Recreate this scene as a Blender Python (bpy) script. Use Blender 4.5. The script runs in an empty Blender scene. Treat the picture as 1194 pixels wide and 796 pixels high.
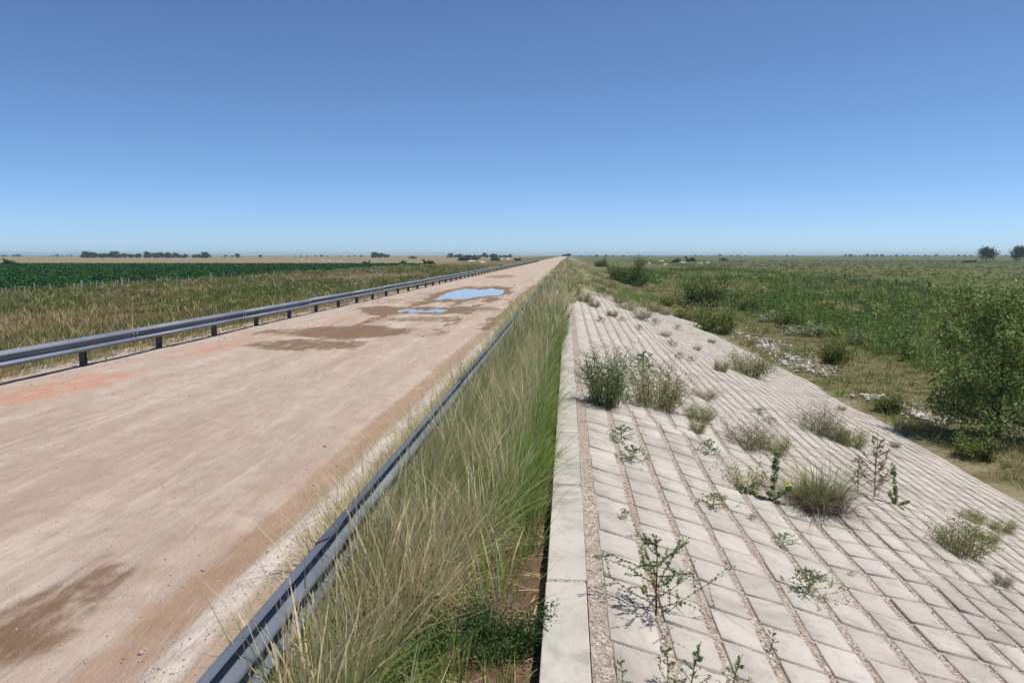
import bpy, bmesh, math, random
import numpy as np
from mathutils import Vector, Matrix, Euler

rng = np.random.default_rng(7)
random.seed(7)
R = math.radians
SC = bpy.context.scene
COL = SC.collection

# ------------------------------------------------------------------ camera
CAM_Z = 2.78
YAW, PITCH = R(3.95), R(6.13)
FPX = 940.0                                     # focal length in pixels of the 1194 px wide photograph
cam_d = bpy.data.cameras.new("camera")
cam_d.sensor_width = 36.0
cam_d.lens = 36.0 * FPX / 1194.0
cam_d.clip_start, cam_d.clip_end = 0.05, 40000.0
cam = bpy.data.objects.new("camera", cam_d)
COL.objects.link(cam)
cam.location = (0, 0, CAM_Z)
cam.rotation_euler = Euler((math.pi / 2 - PITCH, 0, YAW), 'XYZ')
SC.camera = cam
CAM_M = cam.rotation_euler.to_matrix()

# ------------------------------------------------------------------ sky and sun
SUN_EL, SUN_AZ = R(67), R(80)                   # azimuth clockwise from +Y (the road's direction)
world = bpy.data.worlds.new("World")
SC.world = world
world.use_nodes = True
wn, wl = world.node_tree.nodes, world.node_tree.links
wn.clear()
sky = wn.new('ShaderNodeTexSky')
sky.sky_type = 'NISHITA'
sky.sun_disc = False
sky.sun_elevation = SUN_EL
sky.sun_rotation = SUN_AZ
sky.altitude = 100
sky.air_density = 0.5
sky.dust_density = 0.35
sky.ozone_density = 8.0
hsv = wn.new('ShaderNodeHueSaturation')
hsv.inputs['Hue'].default_value = 0.495
hsv.inputs['Saturation'].default_value = 1.0
bg = wn.new('ShaderNodeBackground')
bg.inputs['Strength'].default_value = 0.128
wo = wn.new('ShaderNodeOutputWorld')
wl.new(sky.outputs[0], hsv.inputs['Color'])
wl.new(hsv.outputs[0], bg.inputs['Color'])
wl.new(bg.outputs[0], wo.inputs['Surface'])

sun_d = bpy.data.lights.new("sun", 'SUN')
sun_d.energy = 4.9
sun_d.angle = R(0.53)
sun_d.color = (1.0, 0.955, 0.87)
sun = bpy.data.objects.new("sun", sun_d)
COL.objects.link(sun)
SUN_DIR = Vector((math.sin(SUN_AZ) * math.cos(SUN_EL), math.cos(SUN_AZ) * math.cos(SUN_EL), math.sin(SUN_EL)))
sun.rotation_euler = SUN_DIR.to_track_quat('Z', 'Y').to_euler()

SC.view_settings.view_transform = 'Standard'
SC.view_settings.look = 'None'
SC.view_settings.exposure = 0.18
SC.view_settings.gamma = 1.0
SC.view_settings.use_curve_mapping = False
SC.render.engine = 'CYCLES'
SC.cycles.use_denoising = True
SC.cycles.max_bounces = 6
SC.cycles.diffuse_bounces = 3
SC.cycles.glossy_bounces = 3
SC.cycles.transmission_bounces = 3
SC.cycles.transparent_max_bounces = 4
SC.cycles.volume_bounces = 0

# ------------------------------------------------------------------ tagging helpers
def tag(o, label=None, cat=None, group=None, kind=None):
    if label: o['label'] = label
    if cat: o['category'] = cat
    if group: o['group'] = group
    if kind: o['kind'] = kind
    return o

def empty(name, loc, rz=0.0, scale=1.0):
    o = bpy.data.objects.new(name, None)
    COL.objects.link(o)
    o.empty_display_size = 0.2
    o.location = loc
    o.rotation_euler = (0, 0, rz)
    o.scale = (scale,) * 3 if not hasattr(scale, '__len__') else scale
    return o

def link(name, me, parent=None, loc=None):
    o = bpy.data.objects.new(name, me)
    COL.objects.link(o)
    if parent: o.parent = parent
    if loc is not None: o.location = loc
    return o

def copy_thing(src, loc, rz=0.0, scale=1.0):
    c = src.copy()
    COL.objects.link(c)
    c.location = loc
    c.rotation_euler = (0, 0, rz)
    c.scale = (scale,) * 3 if not hasattr(scale, '__len__') else scale
    for ch in src.children:
        d = ch.copy()
        COL.objects.link(d)
        d.parent = c
    return c

# ------------------------------------------------------------------ numpy mesh helpers
def np_mesh(name, verts, quads, mat, attrs=None, smooth=False):
    verts = np.asarray(verts, dtype=np.float32).reshape(-1, 3)
    quads = np.asarray(quads, dtype=np.int32)
    n = quads.shape[1]
    me = bpy.data.meshes.new(name)
    me.vertices.add(len(verts))
    me.vertices.foreach_set('co', verts.ravel())
    me.loops.add(quads.size)
    me.loops.foreach_set('vertex_index', quads.ravel())
    me.polygons.add(len(quads))
    me.polygons.foreach_set('loop_start', np.arange(0, quads.size, n, dtype=np.int32))
    if smooth:
        me.polygons.foreach_set('use_smooth', np.ones(len(quads), dtype=bool))
    for k, v in (attrs or {}).items():
        a = me.attributes.new(k, 'FLOAT', 'POINT')
        a.data.foreach_set('value', np.asarray(v, dtype=np.float32).ravel())
    me.update()
    me.validate()
    if mat: me.materials.append(mat)
    return me

def grid_mesh(name, xs, ys, zf, mat, attrs=None, smooth=True):
    X, Y = np.meshgrid(xs, ys)
    Z = zf(X, Y)
    nx, ny = len(xs), len(ys)
    i = np.arange(nx * ny).reshape(ny, nx)
    q = np.stack([i[:-1, :-1], i[:-1, 1:], i[1:, 1:], i[1:, :-1]], -1).reshape(-1, 4)
    at = {k: f(X, Y) for k, f in (attrs or {}).items()}
    return np_mesh(name, np.stack([X, Y, Z], -1), q, mat, at, smooth)

def vhash(ix, iy, seed):
    h = (ix.astype(np.int64) * 374761393 + iy.astype(np.int64) * 668265263 + seed * 1442695041) & 0xffffffff
    h = ((h ^ (h >> 13)) * 1274126177) & 0xffffffff
    h = h ^ (h >> 16)
    return (h & 0xffff) / 65535.0

def vnoise(x, y, seed=0):
    ix, iy = np.floor(x), np.floor(y)
    fx, fy = x - ix, y - iy
    fx, fy = fx * fx * (3 - 2 * fx), fy * fy * (3 - 2 * fy)
    a, b = vhash(ix, iy, seed), vhash(ix + 1, iy, seed)
    c, d = vhash(ix, iy + 1, seed), vhash(ix + 1, iy + 1, seed)
    return (a * (1 - fx) + b * fx) * (1 - fy) + (c * (1 - fx) + d * fx) * fy

def fbm(x, y, seed=0, octv=4):
    s, a, t = 0.0, 0.5, 0.0
    for k in range(octv):
        s = s + a * vnoise(x * 2 ** k, y * 2 ** k, seed + k * 17)
        t += a
        a *= 0.5
    return s / t

def sstep(a, b, x):
    t = np.clip((x - a) / (b - a), 0, 1)
    return t * t * (3 - 2 * t)

# ------------------------------------------------------------------ pixel -> place on the ground
FZ = -3.24                                       # level of the plain
CURB_R, TOE_X, SLOPE = 0.177, 11.3, 0.29

def ray(px, py):
    return CAM_M @ Vector(((px - 597) / FPX, -(py - 398) / FPX, -1.0))

def on_plane(px, py, z):
    d = ray(px, py)
    t = (z - CAM_Z) / d.z
    return Vector((d.x * t, d.y * t, z))

def at_dist(px, D, z=FZ):
    d = ray(px, 297)
    return Vector((d.x / d.y * D, D, z))

def dz(x, y):                                    # settlement of the block slope
    x, y = np.asarray(x, float), np.asarray(y, float)
    w = sstep(0.3, 2.5, x)
    a = (fbm(x * 0.35, y * 0.16, 5, 3) - 0.5) * 0.44
    s1 = y - (16.6 - 0.85 * x)
    b = -0.10 * sstep(-0.4, 0.5, s1) * (1 - sstep(3, 9, s1)) + 0.07 * sstep(-3.5, -0.6, s1) * (1 - sstep(-0.5, 0.7, s1))
    s2 = y - (22.0 - 0.9 * x) 
    c = (-0.09 * sstep(-0.4, 0.5, s2) * (1 - sstep(3, 9, s2)) + 0.07 * sstep(-4, -0.6, s2) * (1 - sstep(-0.5, 0.7, s2))) * sstep(3.0, 5.0, x)
    return w * a + (b + c) * sstep(0.2, 0.9, x) * (1 - sstep(8, 11, x)) * 0.9

def slope_z(x, y):
    return 0.03 - SLOPE * (np.asarray(x, float) - 0.255) + dz(x, y)

def on_slope(px, py):
    d = ray(px, py)
    t = (0.03 + SLOPE * 0.255 - CAM_Z) / (d.z + SLOPE * d.x)
    for _ in range(6):
        x, y = d.x * t, d.y * t
        t = (0.03 + SLOPE * 0.255 + float(dz(x, y)) - CAM_Z) / (d.z + SLOPE * d.x)
    return Vector((d.x * t, d.y * t, CAM_Z + d.z * t))

def scale_at(p):                                 # pixels per metre at a point
    v = CAM_M.transposed() @ (Vector(p) - Vector((0, 0, CAM_Z)))
    return FPX / -v.z

def terrain(x, y):
    x, y = np.asarray(x, float), np.asarray(y, float)
    x, y = np.broadcast_arrays(x, y)
    far = sstep(66, 80, y)
    right = 0.03 - SLOPE * (x - 0.255)
    bulge = (fbm(x * 0.2, y * 0.07, 31, 3) - 0.4) * 0.5 * far
    right = np.maximum(right - (0.16 + 0.36 * (1 - sstep(9.5, 11, x))) * (1 - far) + bulge * sstep(0, 3, x), FZ)
    left = np.maximum(-0.30 * (-x - 13.3), FZ - 0 * x)
    left = np.minimum(left, -0.12)
    z = np.where(x > 0.3, right, np.where(x < -13.3, np.maximum(-0.12 - 0.30 * (-x - 13.3), FZ), -0.26))
    flat = sstep(TOE_X - 0.5, TOE_X + 3, x) + sstep(24, 30, -x)
    z = z + flat * ((fbm(x * 0.12, y * 0.12, 3, 3) - 0.5) * 0.35)
    z = z + sstep(TOE_X - 1.5, TOE_X - .2, x) * (1 - sstep(TOE_X + .8, TOE_X + 2.5, x)) * 0.16 * (1 - far)
    return z

# ------------------------------------------------------------------ materials
class M:
    """small wrapper around a node tree"""
    def __init__(self, name, rough=0.8, metal=0.0, spec=0.3):
        self.mat = bpy.data.materials.new(name)
        self.mat.use_nodes = True
        self.t = self.mat.node_tree
        self.n, self.l = self.t.nodes, self.t.links
        self.b = self.n['Principled BSDF']
        self.b.inputs['Roughness'].default_value = rough
        self.b.inputs['Metallic'].default_value = metal
        self.b.inputs['Specular IOR Level'].default_value = spec
        self.pos = None
    def put(self, sock, v):
        if hasattr(v, 'is_linked') or hasattr(v, 'links'):
            self.l.new(v, sock)
        elif hasattr(v, '__len__') and len(v) == 3 and sock.type == 'RGBA':
            sock.default_value = (*v, 1)
        else:
            sock.default_value = v
    def P(self):
        if self.pos is None:
            self.pos = self.n.new('ShaderNodeNewGeometry').outputs['Position']
        return self.pos
    def O(self):
        return self.n.new('ShaderNodeTexCoord').outputs['Object']
    def xyz(self, v=None):
        s = self.n.new('ShaderNodeSeparateXYZ')
        self.l.new(v or self.P(), s.inputs[0])
        return s.outputs
    def scale(self, sx, sy, sz=1.0, v=None):
        m = self.n.new('ShaderNodeMapping')
        m.inputs['Scale'].default_value = (sx, sy, sz)
        self.l.new(v or self.P(), m.inputs[0])
        return m.outputs[0]
    def noise(self, s, detail=4, rough=0.55, v=None, dist=0.0):
        n = self.n.new('ShaderNodeTexNoise')
        n.inputs['Scale'].default_value = s
        n.inputs['Detail'].default_value = detail
        n.inputs['Roughness'].default_value = rough
        n.inputs['Distortion'].default_value = dist
        self.l.new(v or self.P(), n.inputs['Vector'])
        return n.outputs['Fac']
    def voro(self, s, v=None, out='Distance', feature='F1'):
        n = self.n.new('ShaderNodeTexVoronoi')
        n.feature = feature
        n.inputs['Scale'].default_value = s
        self.l.new(v or self.P(), n.inputs['Vector'])
        return n.outputs[out]
    def math(self, op, a, b=0.0, c=0.0):
        n = self.n.new('ShaderNodeMath')
        n.operation = op
        for i, v in enumerate((a, b, c)): self.put(n.inputs[i], v)
        return n.outputs[0]
    def ss(self, a, b, x):                       # smoothstep
        n = self.n.new('ShaderNodeMapRange')
        n.interpolation_type = 'SMOOTHSTEP'
        self.put(n.inputs['Value'], x)
        n.inputs['From Min'].default_value = min(a, b)
        n.inputs['From Max'].default_value = max(a, b)
        n.inputs['To Min'].default_value = 0.0 if a < b else 1.0
        n.inputs['To Max'].default_value = 1.0 if a < b else 0.0
        return n.outputs['Result']
    def mix(self, f, a, b):
        n = self.n.new('ShaderNodeMix')
        n.data_type = 'RGBA'
        self.put(n.inputs[0], f)
        self.put(n.inputs[6], a)
        self.put(n.inputs[7], b)
        return n.outputs[2]
    def ramp(self, f, stops):
        n = self.n.new('ShaderNodeValToRGB')
        e = n.color_ramp.elements
        while len(e) < len(stops): e.new(0.5)
        for i, (p, c) in enumerate(stops):
            e[i].position = p
            e[i].color = (*c, 1)
        self.put(n.inputs[0], f)
        return n.outputs[0]
    def attr(self, name):
        n = self.n.new('ShaderNodeAttribute')
        n.attribute_name = name
        return n.outputs['Fac']
    def island(self):
        return self.n.new('ShaderNodeNewGeometry').outputs['Random Per Island']
    def objrand(self):
        return self.n.new('ShaderNodeObjectInfo').outputs['Random']
    def bump(self, h, strength=0.5, dist=0.02, normal=None):
        n = self.n.new('ShaderNodeBump')
        n.inputs['Strength'].default_value = strength
        n.inputs['Distance'].default_value = dist
        self.l.new(h, n.inputs['Height'])
        if normal: self.l.new(normal, n.inputs['Normal'])
        self.l.new(n.outputs[0], self.b.inputs['Normal'])
        return n.outputs[0]
    def color(self, c): self.put(self.b.inputs['Base Color'], c); return self
    def rough(self, r): self.put(self.b.inputs['Roughness'], r); return self

def leaf_mat(name, stops, use='tint', trans=0.25, rough=0.55):
    m = M(name, rough=rough, spec=0.06)
    f = m.attr('tint') if use == 'tint' else m.island()
    c = m.ramp(f, stops)
    m.color(c)
    tr = m.n.new('ShaderNodeBsdfTranslucent')
    m.l.new(c, tr.inputs['Color'])
    ms = m.n.new('ShaderNodeMixShader')
    ms.inputs[0].default_value = trans
    out = m.n['Material Output']
    m.l.new(m.b.outputs[0], ms.inputs[1])
    m.l.new(tr.outputs[0], ms.inputs[2])
    m.l.new(ms.outputs[0], out.inputs['Surface'])
    return m.mat

def ground_material():
    m = M('ground_earth', rough=0.95, spec=0.05)
    x, y, z = m.xyz()
    big = m.noise(0.035, 5, 0.6)
    wide = m.noise(0.012, 4, 0.6, v=m.scale(0.35, 1.6, 1))
    fine = m.noise(0.9, 5, 0.65)
    grain = m.noise(9.0, 4, 0.7)
    # meadow of the plain
    mead = m.ramp(wide, [(0.30, (0.052, 0.080, 0.022)), (0.45, (0.088, 0.105, 0.034)), (0.56, (0.140, 0.128, 0.056)), (0.72, (0.070, 0.095, 0.026))])
    mead = m.mix(m.ss(0.45, 0.7, big), mead, (0.075, 0.095, 0.028))
    # stubble beyond the crop on the left
    stub = m.ramp(wide, [(0.3, (0.20, 0.155, 0.085)), (0.5, (0.26, 0.205, 0.125)), (0.7, (0.17, 0.15, 0.075))])
    fl = m.math('MULTIPLY', m.ss(470, 540, y), m.ss(-30, -120, x))
    c = m.mix(fl, mead, stub)
    # ground under the left bank's grass
    lb = m.math('MULTIPLY', m.ss(-12, -16, x), m.ss(-110, -80, x))
    c = m.mix(m.math('MULTIPLY', lb, 0.8), c, m.ramp(big, [(0.35, (0.085, 0.085, 0.032)), (0.6, (0.17, 0.125, 0.062))]))
    # wet strip with reeds
    wetm = m.math('MULTIPLY', m.ss(16, 22, x), m.ss(70, 56, x))
    wetm = m.math('MULTIPLY', wetm, m.ss(420, 300, y))
    c = m.mix(wetm, c, m.ramp(big, [(0.35, (0.030, 0.052, 0.016)), (0.65, (0.06, 0.075, 0.026))]))
    # grazed strip along the toe of the slope
    toe = m.math('MULTIPLY', m.ss(9, 11, x), m.ss(21, 16, x))
    c = m.mix(m.math('MULTIPLY', toe, 0.9), c, m.ramp(fine, [(0.35, (0.085, 0.080, 0.034)), (0.6, (0.20, 0.165, 0.095))]))
    # bank itself further on
    bank = m.math('MULTIPLY', m.ss(-0.5, 0.5, x), m.ss(12.5, 10, x))
    c = m.mix(bank, c, m.ramp(fine, [(0.35, (0.14, 0.12, 0.06)), (0.65, (0.33, 0.28, 0.20))]))
    c = m.mix(m.math('MULTIPLY', grain, 0.35), c, (0.05, 0.045, 0.022))
    m.color(c)
    m.bump(fine, 0.5, 0.15)
    return m.mat

def road_material():
    m = M('dirt_road', rough=0.95, spec=0.15)
    wet, red, crust, pale, brown = (m.attr(k) for k in ('wet', 'red', 'crust', 'pale', 'brown'))
    streak = m.noise(1.0, 7, 0.65, v=m.scale(1.3, 0.20, 1), dist=0.6)
    streak2 = m.noise(1.0, 6, 0.68, v=m.scale(5.0, 0.9, 1), dist=0.8)
    med = m.noise(1.9, 8, 0.68, dist=0.5)
    fine = m.noise(38, 4, 0.7)
    peb = m.voro(28)
    def over(attr, gain, lo, hi, amp, n):        # ragged edges: the mask is eaten by noise
        return m.ss(lo, hi, m.math('MULTIPLY_ADD', m.math('SUBTRACT', n, 0.5), amp, m.math('MULTIPLY', attr, gain)))
    both = m.math('MULTIPLY_ADD', streak2, 0.55, m.math('MULTIPLY', med, 0.45))
    trk = m.noise(1.0, 5, 0.6, v=m.scale(2.4, 0.035, 1), dist=0.3)
    trk2 = m.noise(1.0, 6, 0.66, v=m.scale(5.0, 0.55, 1), dist=1.2)
    c = m.ramp(streak, [(0.30, (0.300, 0.226, 0.182)), (0.5, (0.382, 0.300, 0.250)), (0.68, (0.465, 0.382, 0.325))])
    c = m.mix(m.math('MULTIPLY', m.ss(0.5, 0.68, streak2), 0.40), c, (0.52, 0.435, 0.372))
    c = m.mix(m.math('MULTIPLY', m.ss(0.46, 0.62, med), 0.62), c, (0.335, 0.245, 0.188))
    c = m.mix(m.math('MULTIPLY', m.ss(0.50, 0.64, trk), 0.55), c, (0.335, 0.248, 0.192))
    c = m.mix(m.math('MULTIPLY', m.math('MULTIPLY', m.ss(0.50, 0.40, trk), m.ss(0.46, 0.64, trk2)), 0.6), c, (0.56, 0.475, 0.41))
    c = m.mix(m.math('MULTIPLY', m.ss(0.54, 0.70, trk2), 0.30), c, (0.30, 0.205, 0.145))
    c = m.mix(m.math('MULTIPLY', pale, 0.7), c, m.mix(med, (0.50, 0.42, 0.36), (0.30, 0.23, 0.175)))
    c = m.mix(m.math('MULTIPLY', over(red, 0.95, 0.30, 0.85, 2.4, both), 0.8), c, (0.43, 0.225, 0.155))
    c = m.mix(m.math('MULTIPLY', over(brown, 0.75, 0.30, 0.85, 1.3, both), 0.72), c, (0.275, 0.172, 0.106))
    c = m.mix(m.math('MULTIPLY', over(crust, 0.85, 0.30, 0.85, 2.2, both), 0.80), c, (0.66, 0.595, 0.55))
    w = over(wet, 0.80, 0.34, 0.82, 2.2, both)
    c = m.mix(m.math('MULTIPLY', w, 0.9), c, (0.150, 0.090, 0.046))
    c = m.mix(m.math('MULTIPLY', m.ss(0.52, 0.68, fine), 0.22), c, (0.30, 0.20, 0.14))
    c = m.mix(m.math('MULTIPLY', m.ss(0.16, 0.06, peb), 0.5), c, (0.60, 0.52, 0.46))
    m.color(c)
    m.rough(m.math('MULTIPLY_ADD', w, -0.15, 0.95))
    h = m.math('ADD', m.math('MULTIPLY', med, 0.6), m.math('MULTIPLY', fine, 0.25))
    h = m.math('MULTIPLY_ADD', streak2, 0.5, h)
    h = m.math('MULTIPLY_ADD', trk2, 0.35, h)
    m.bump(h, 1.0, 0.07)
    return m.mat

def soil_material():
    m = M('verge_soil', rough=0.95, spec=0.1)
    a, b, c3 = m.noise(3.0, 5, 0.65), m.noise(22, 5, 0.7), m.voro(16)
    c = m.ramp(a, [(0.3, (0.085, 0.052, 0.034)), (0.55, (0.155, 0.096, 0.064)), (0.75, (0.22, 0.15, 0.105))])
    c = m.mix(m.math('MULTIPLY', m.ss(0.55, 0.7, b), 0.6), c, (0.30, 0.22, 0.15))
    m.color(c)
    m.bump(m.math('ADD', b, m.math('MULTIPLY', c3, 0.6)), 0.9, 0.05)
    return m.mat

def concrete_material(name, base, dark, rnd=0.25):
    m = M(name, rough=0.9, spec=0.2)
    isl = m.island()
    a, b, f = m.noise(1.1, 5, 0.6), m.noise(9, 5, 0.7), m.noise(90, 3, 0.7)
    c = m.mix(m.math('MULTIPLY', m.ss(0.4, 0.7, a), 0.6), base, dark)
    c = m.mix(m.math('MULTIPLY', isl, rnd), c, dark)
    c = m.mix(m.math('MULTIPLY', m.ss(0.50, 0.70, b), 0.45), c, tuple(v * 0.70 for v in dark))
    st = m.noise(0.8, 8, 0.72, dist=1.2)
    c = m.mix(m.math('MULTIPLY', m.ss(0.46, 0.66, st), 0.6), c, tuple(v * 0.62 for v in dark))
    c = m.mix(m.math('MULTIPLY', m.ss(0.55, 0.7, f), 0.30), c, tuple(v * 0.6 for v in dark))
    m.color(c)
    m.bump(m.math('ADD', f, m.math('MULTIPLY', b, 0.8)), 0.35, 0.01)
    return m.mat

def gravel_material():
    m = M('gravel_joint', rough=0.95, spec=0.1)
    v = m.voro(42, out='Color')
    d = m.voro(42)
    g = m.n.new('ShaderNodeSeparateColor')
    m.l.new(v, g.inputs[0])
    a = m.noise(1.3, 5, 0.6)
    c = m.ramp(g.outputs[0], [(0.0, (0.19, 0.155, 0.125)), (0.5, (0.34, 0.285, 0.235)), (0.85, (0.44, 0.38, 0.32)), (1.0, (0.56, 0.51, 0.45))])
    c = m.mix(m.math('MULTIPLY', m.ss(0.45, 0.7, a), 0.5), c, (0.27, 0.215, 0.17))
    m.color(c)
    m.bump(d, 1.0, 0.02)
    m.b.inputs['Roughness'].default_value = 0.95
    return m.mat

def steel_material(name, base, rough=0.45, metal=0.55):
    m = M(name, rough=rough, metal=metal, spec=0.4)
    a, b = m.noise(0.9, 4, 0.6), m.noise(14, 4, 0.7)
    c = m.mix(m.ss(0.35, 0.7, a), base, tuple(v * 0.8 for v in base))
    c = m.mix(m.math('MULTIPLY', m.ss(0.55, 0.75, b), 0.4), c, tuple(v * 0.62 for v in base))
    m.color(c)
    if name == 'galvanised_steel':
        rs = m.noise(1.7, 7, 0.75, v=m.scale(1, 0.6, 3))
        c = m.mix(m.math('MULTIPLY', m.ss(0.56, 0.72, rs), 0.55), c, (0.20, 0.165, 0.135))
        m.color(c)
    m.rough(m.math('MULTIPLY_ADD', b, 0.25, rough - 0.1))
    return m.mat

def stone_material(name, lo, hi):
    m = M(name, rough=0.9, spec=0.2)
    r = m.objrand()
    i = m.island()
    a = m.noise(6, 5, 0.65, v=m.O())
    c = m.mix(m.math('MULTIPLY_ADD', i, 0.5, m.math('MULTIPLY', r, 0.5)), lo, hi)
    c = m.mix(m.math('MULTIPLY', m.ss(0.45, 0.7, a), 0.5), c, tuple(v * 0.55 for v in lo))
    m.color(c)
    m.bump(a, 0.6, 0.03)
    return m.mat

def flat_material(name, c, rough=0.7, metal=0.0):
    m = M(name, rough=rough, metal=metal)
    a = m.noise(7, 4, 0.6, v=m.O())
    m.color(m.mix(m.math('MULTIPLY', a, 0.6), c, tuple(v * 0.6 for v in c)))
    return m.mat

def bark_material(name, c):
    m = M(name, rough=0.95, spec=0.1)
    a = m.noise(8, 5, 0.7, v=m.scale(3, 3, 0.5, v=m.O()))
    m.color(m.mix(m.ss(0.35, 0.65, a), tuple(v * 0.45 for v in c), c))
    m.bump(a, 0.8, 0.03)
    return m.mat

MG = ground_material()
MR = road_material()
MS = soil_material()
MB = concrete_material('slope_block', (0.475, 0.436, 0.384), (0.360, 0.324, 0.280), 0.6)
MK = concrete_material('kerb_concrete', (0.45, 0.42, 0.375), (0.365, 0.335, 0.29), 0.25)
MGR = gravel_material()
MST = steel_material('galvanised_steel', (0.165, 0.19, 0.235), 0.6, 0.15)
MPO = steel_material('post_steel', (0.085, 0.092, 0.105), 0.6, 0.3)
MRED = flat_material('red_reflector', (0.35, 0.03, 0.03), 0.3)
MWH = flat_material('bolt_zinc', (0.6, 0.6, 0.58), 0.4, 0.3)
MSTONE = stone_material('rubble_stone', (0.33, 0.28, 0.25), (0.64, 0.58, 0.54))
MPEB = stone_material('pebble', (0.20, 0.135, 0.10), (0.55, 0.46, 0.40))
MWOODP = flat_material('weathered_post', (0.42, 0.40, 0.36), 0.9)
MDARKP = flat_material('dark_post', (0.055, 0.05, 0.042), 0.9)
MWIRE = flat_material('wire', (0.22, 0.22, 0.21), 0.5, 0.6)
MBARK = bark_material('bark', (0.085, 0.066, 0.048))
MSTEM = bark_material('green_stem', (0.13, 0.11, 0.05))
MSTEMR = bark_material('reddish_stem', (0.20, 0.095, 0.065))
MDRYST = bark_material('dry_stem', (0.22, 0.16, 0.115))

DRY = [(0.0, (0.66, 0.56, 0.35)), (0.25, (0.46, 0.40, 0.225)), (0.5, (0.29, 0.315, 0.14)), (0.75, (0.19, 0.26, 0.08)), (1.0, (0.235, 0.33, 0.07))]
MGRASS = leaf_mat('verge_grass', DRY, trans=0.3)
MLEFT = leaf_mat('bank_grass', [(0.0, (0.52, 0.43, 0.25)), (0.3, (0.36, 0.29, 0.15)), (0.48, (0.25, 0.175, 0.09)), (0.66, (0.19, 0.19, 0.075)), (1.0, (0.145, 0.185, 0.05))], trans=0.25)
MREED = leaf_mat('reed_leaf', [(0.0, (0.46, 0.40, 0.20)), (0.25, (0.34, 0.34, 0.12)), (0.6, (0.23, 0.29, 0.075)), (1.0, (0.125, 0.205, 0.062))], trans=0.25)
MSHORT = leaf_mat('short_grass', [(0.0, (0.38, 0.32, 0.18)), (0.45, (0.26, 0.24, 0.10)), (1.0, (0.165, 0.225, 0.058))], trans=0.2)
MTREE = leaf_mat('tree_leaf', [(0.0, (0.135, 0.195, 0.055)), (0.6, (0.20, 0.265, 0.08)), (0.85, (0.29, 0.35, 0.12)), (1.0, (0.42, 0.45, 0.22))], 'island', 0.35, 0.45)
MBUSH = leaf_mat('bush_leaf', [(0.0, (0.075, 0.12, 0.03)), (0.7, (0.125, 0.18, 0.05)), (1.0, (0.21, 0.27, 0.085))], 'island', 0.2)
MFAR = leaf_mat('far_leaf', [(0.0, (0.028, 0.042, 0.018)), (1.0, (0.06, 0.078, 0.03))], 'island', 0.1)
MWEED = leaf_mat('weed_leaf', [(0.0, (0.11, 0.165, 0.055)), (0.6, (0.165, 0.235, 0.08)), (1.0, (0.28, 0.34, 0.14))], 'island', 0.3)
MWEEDO = leaf_mat('olive_weed_leaf', [(0.0, (0.19, 0.23, 0.075)), (0.5, (0.28, 0.30, 0.115)), (1.0, (0.42, 0.37, 0.19))], 'island', 0.25)
MWEEDG = leaf_mat('grey_weed_leaf', [(0.0, (0.23, 0.20, 0.14)), (0.5, (0.31, 0.29, 0.17)), (1.0, (0.24, 0.29, 0.11))], 'island', 0.2)
MPALE = leaf_mat('pale_shrub_leaf', [(0.0, (0.19, 0.21, 0.105)), (0.5, (0.28, 0.30, 0.17)), (1.0, (0.40, 0.40, 0.25))], 'island', 0.2)
MCROP = leaf_mat('crop_leaf', [(0.0, (0.024, 0.076, 0.018)), (0.6, (0.034, 0.094, 0.020)), (1.0, (0.055, 0.125, 0.028))], 'island', 0.15)
MYEL = leaf_mat('yellow_petal', [(0.0, (0.75, 0.52, 0.03)), (1.0, (0.80, 0.66, 0.10))], 'island', 0.3)
MPLUME = leaf_mat('pale_plume', [(0.0, (0.55, 0.47, 0.30)), (1.0, (0.66, 0.60, 0.45))], 'island', 0.3)

def water_material():
    m = M('muddy_water', rough=0.03, spec=0.5)
    m.color((0.36, 0.31, 0.25))
    return m.mat
MWATER = water_material()

# ------------------------------------------------------------------ shape builders (numpy)
def blades(base, h, w, az, lean, curve, tint, prof):
    """flat tapering leaves; prof = relative width at each level"""
    N, L = len(base), len(prof)
    s = np.linspace(0, 1, L)[None, :]
    h, lean, curve = h[:, None], lean[:, None], curve[:, None]
    off = (lean * s + curve * s * s) * h
    up = h * s * (1 - 0.35 * np.clip(curve, 0, 1.4) * s)
    dx, dy = np.cos(az)[:, None], np.sin(az)[:, None]
    cx = base[:, 0:1] + dx * off
    cy = base[:, 1:2] + dy * off
    cz = base[:, 2:3] + up
    tw = az + rng.uniform(-1.2, 1.2, N) + math.pi / 2
    px, py = np.cos(tw)[:, None], np.sin(tw)[:, None]
    ww = w[:, None] * np.asarray(prof)[None, :] * 0.5
    V = np.empty((N, L, 2, 3), np.float32)
    V[:, :, 0] = np.stack([cx - px * ww, cy - py * ww, cz], -1)
    V[:, :, 1] = np.stack([cx + px * ww, cy + py * ww, cz], -1)
    idx = np.arange(N * L * 2).reshape(N, L, 2)
    Q = np.stack([idx[:, :-1, 0], idx[:, :-1, 1], idx[:, 1:, 1], idx[:, 1:, 0]], -1).reshape(-1, 4)
    T = np.repeat(tint[:, None], L * 2, 1)
    return V.reshape(-1, 3), Q, T.ravel()

def join(parts):
    V, Q, T, o = [], [], [], 0
    for v, q, t in parts:
        V.append(v); Q.append(q + o); T.append(t); o += len(v)
    return np.concatenate(V), np.concatenate(Q), np.concatenate(T)

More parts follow.
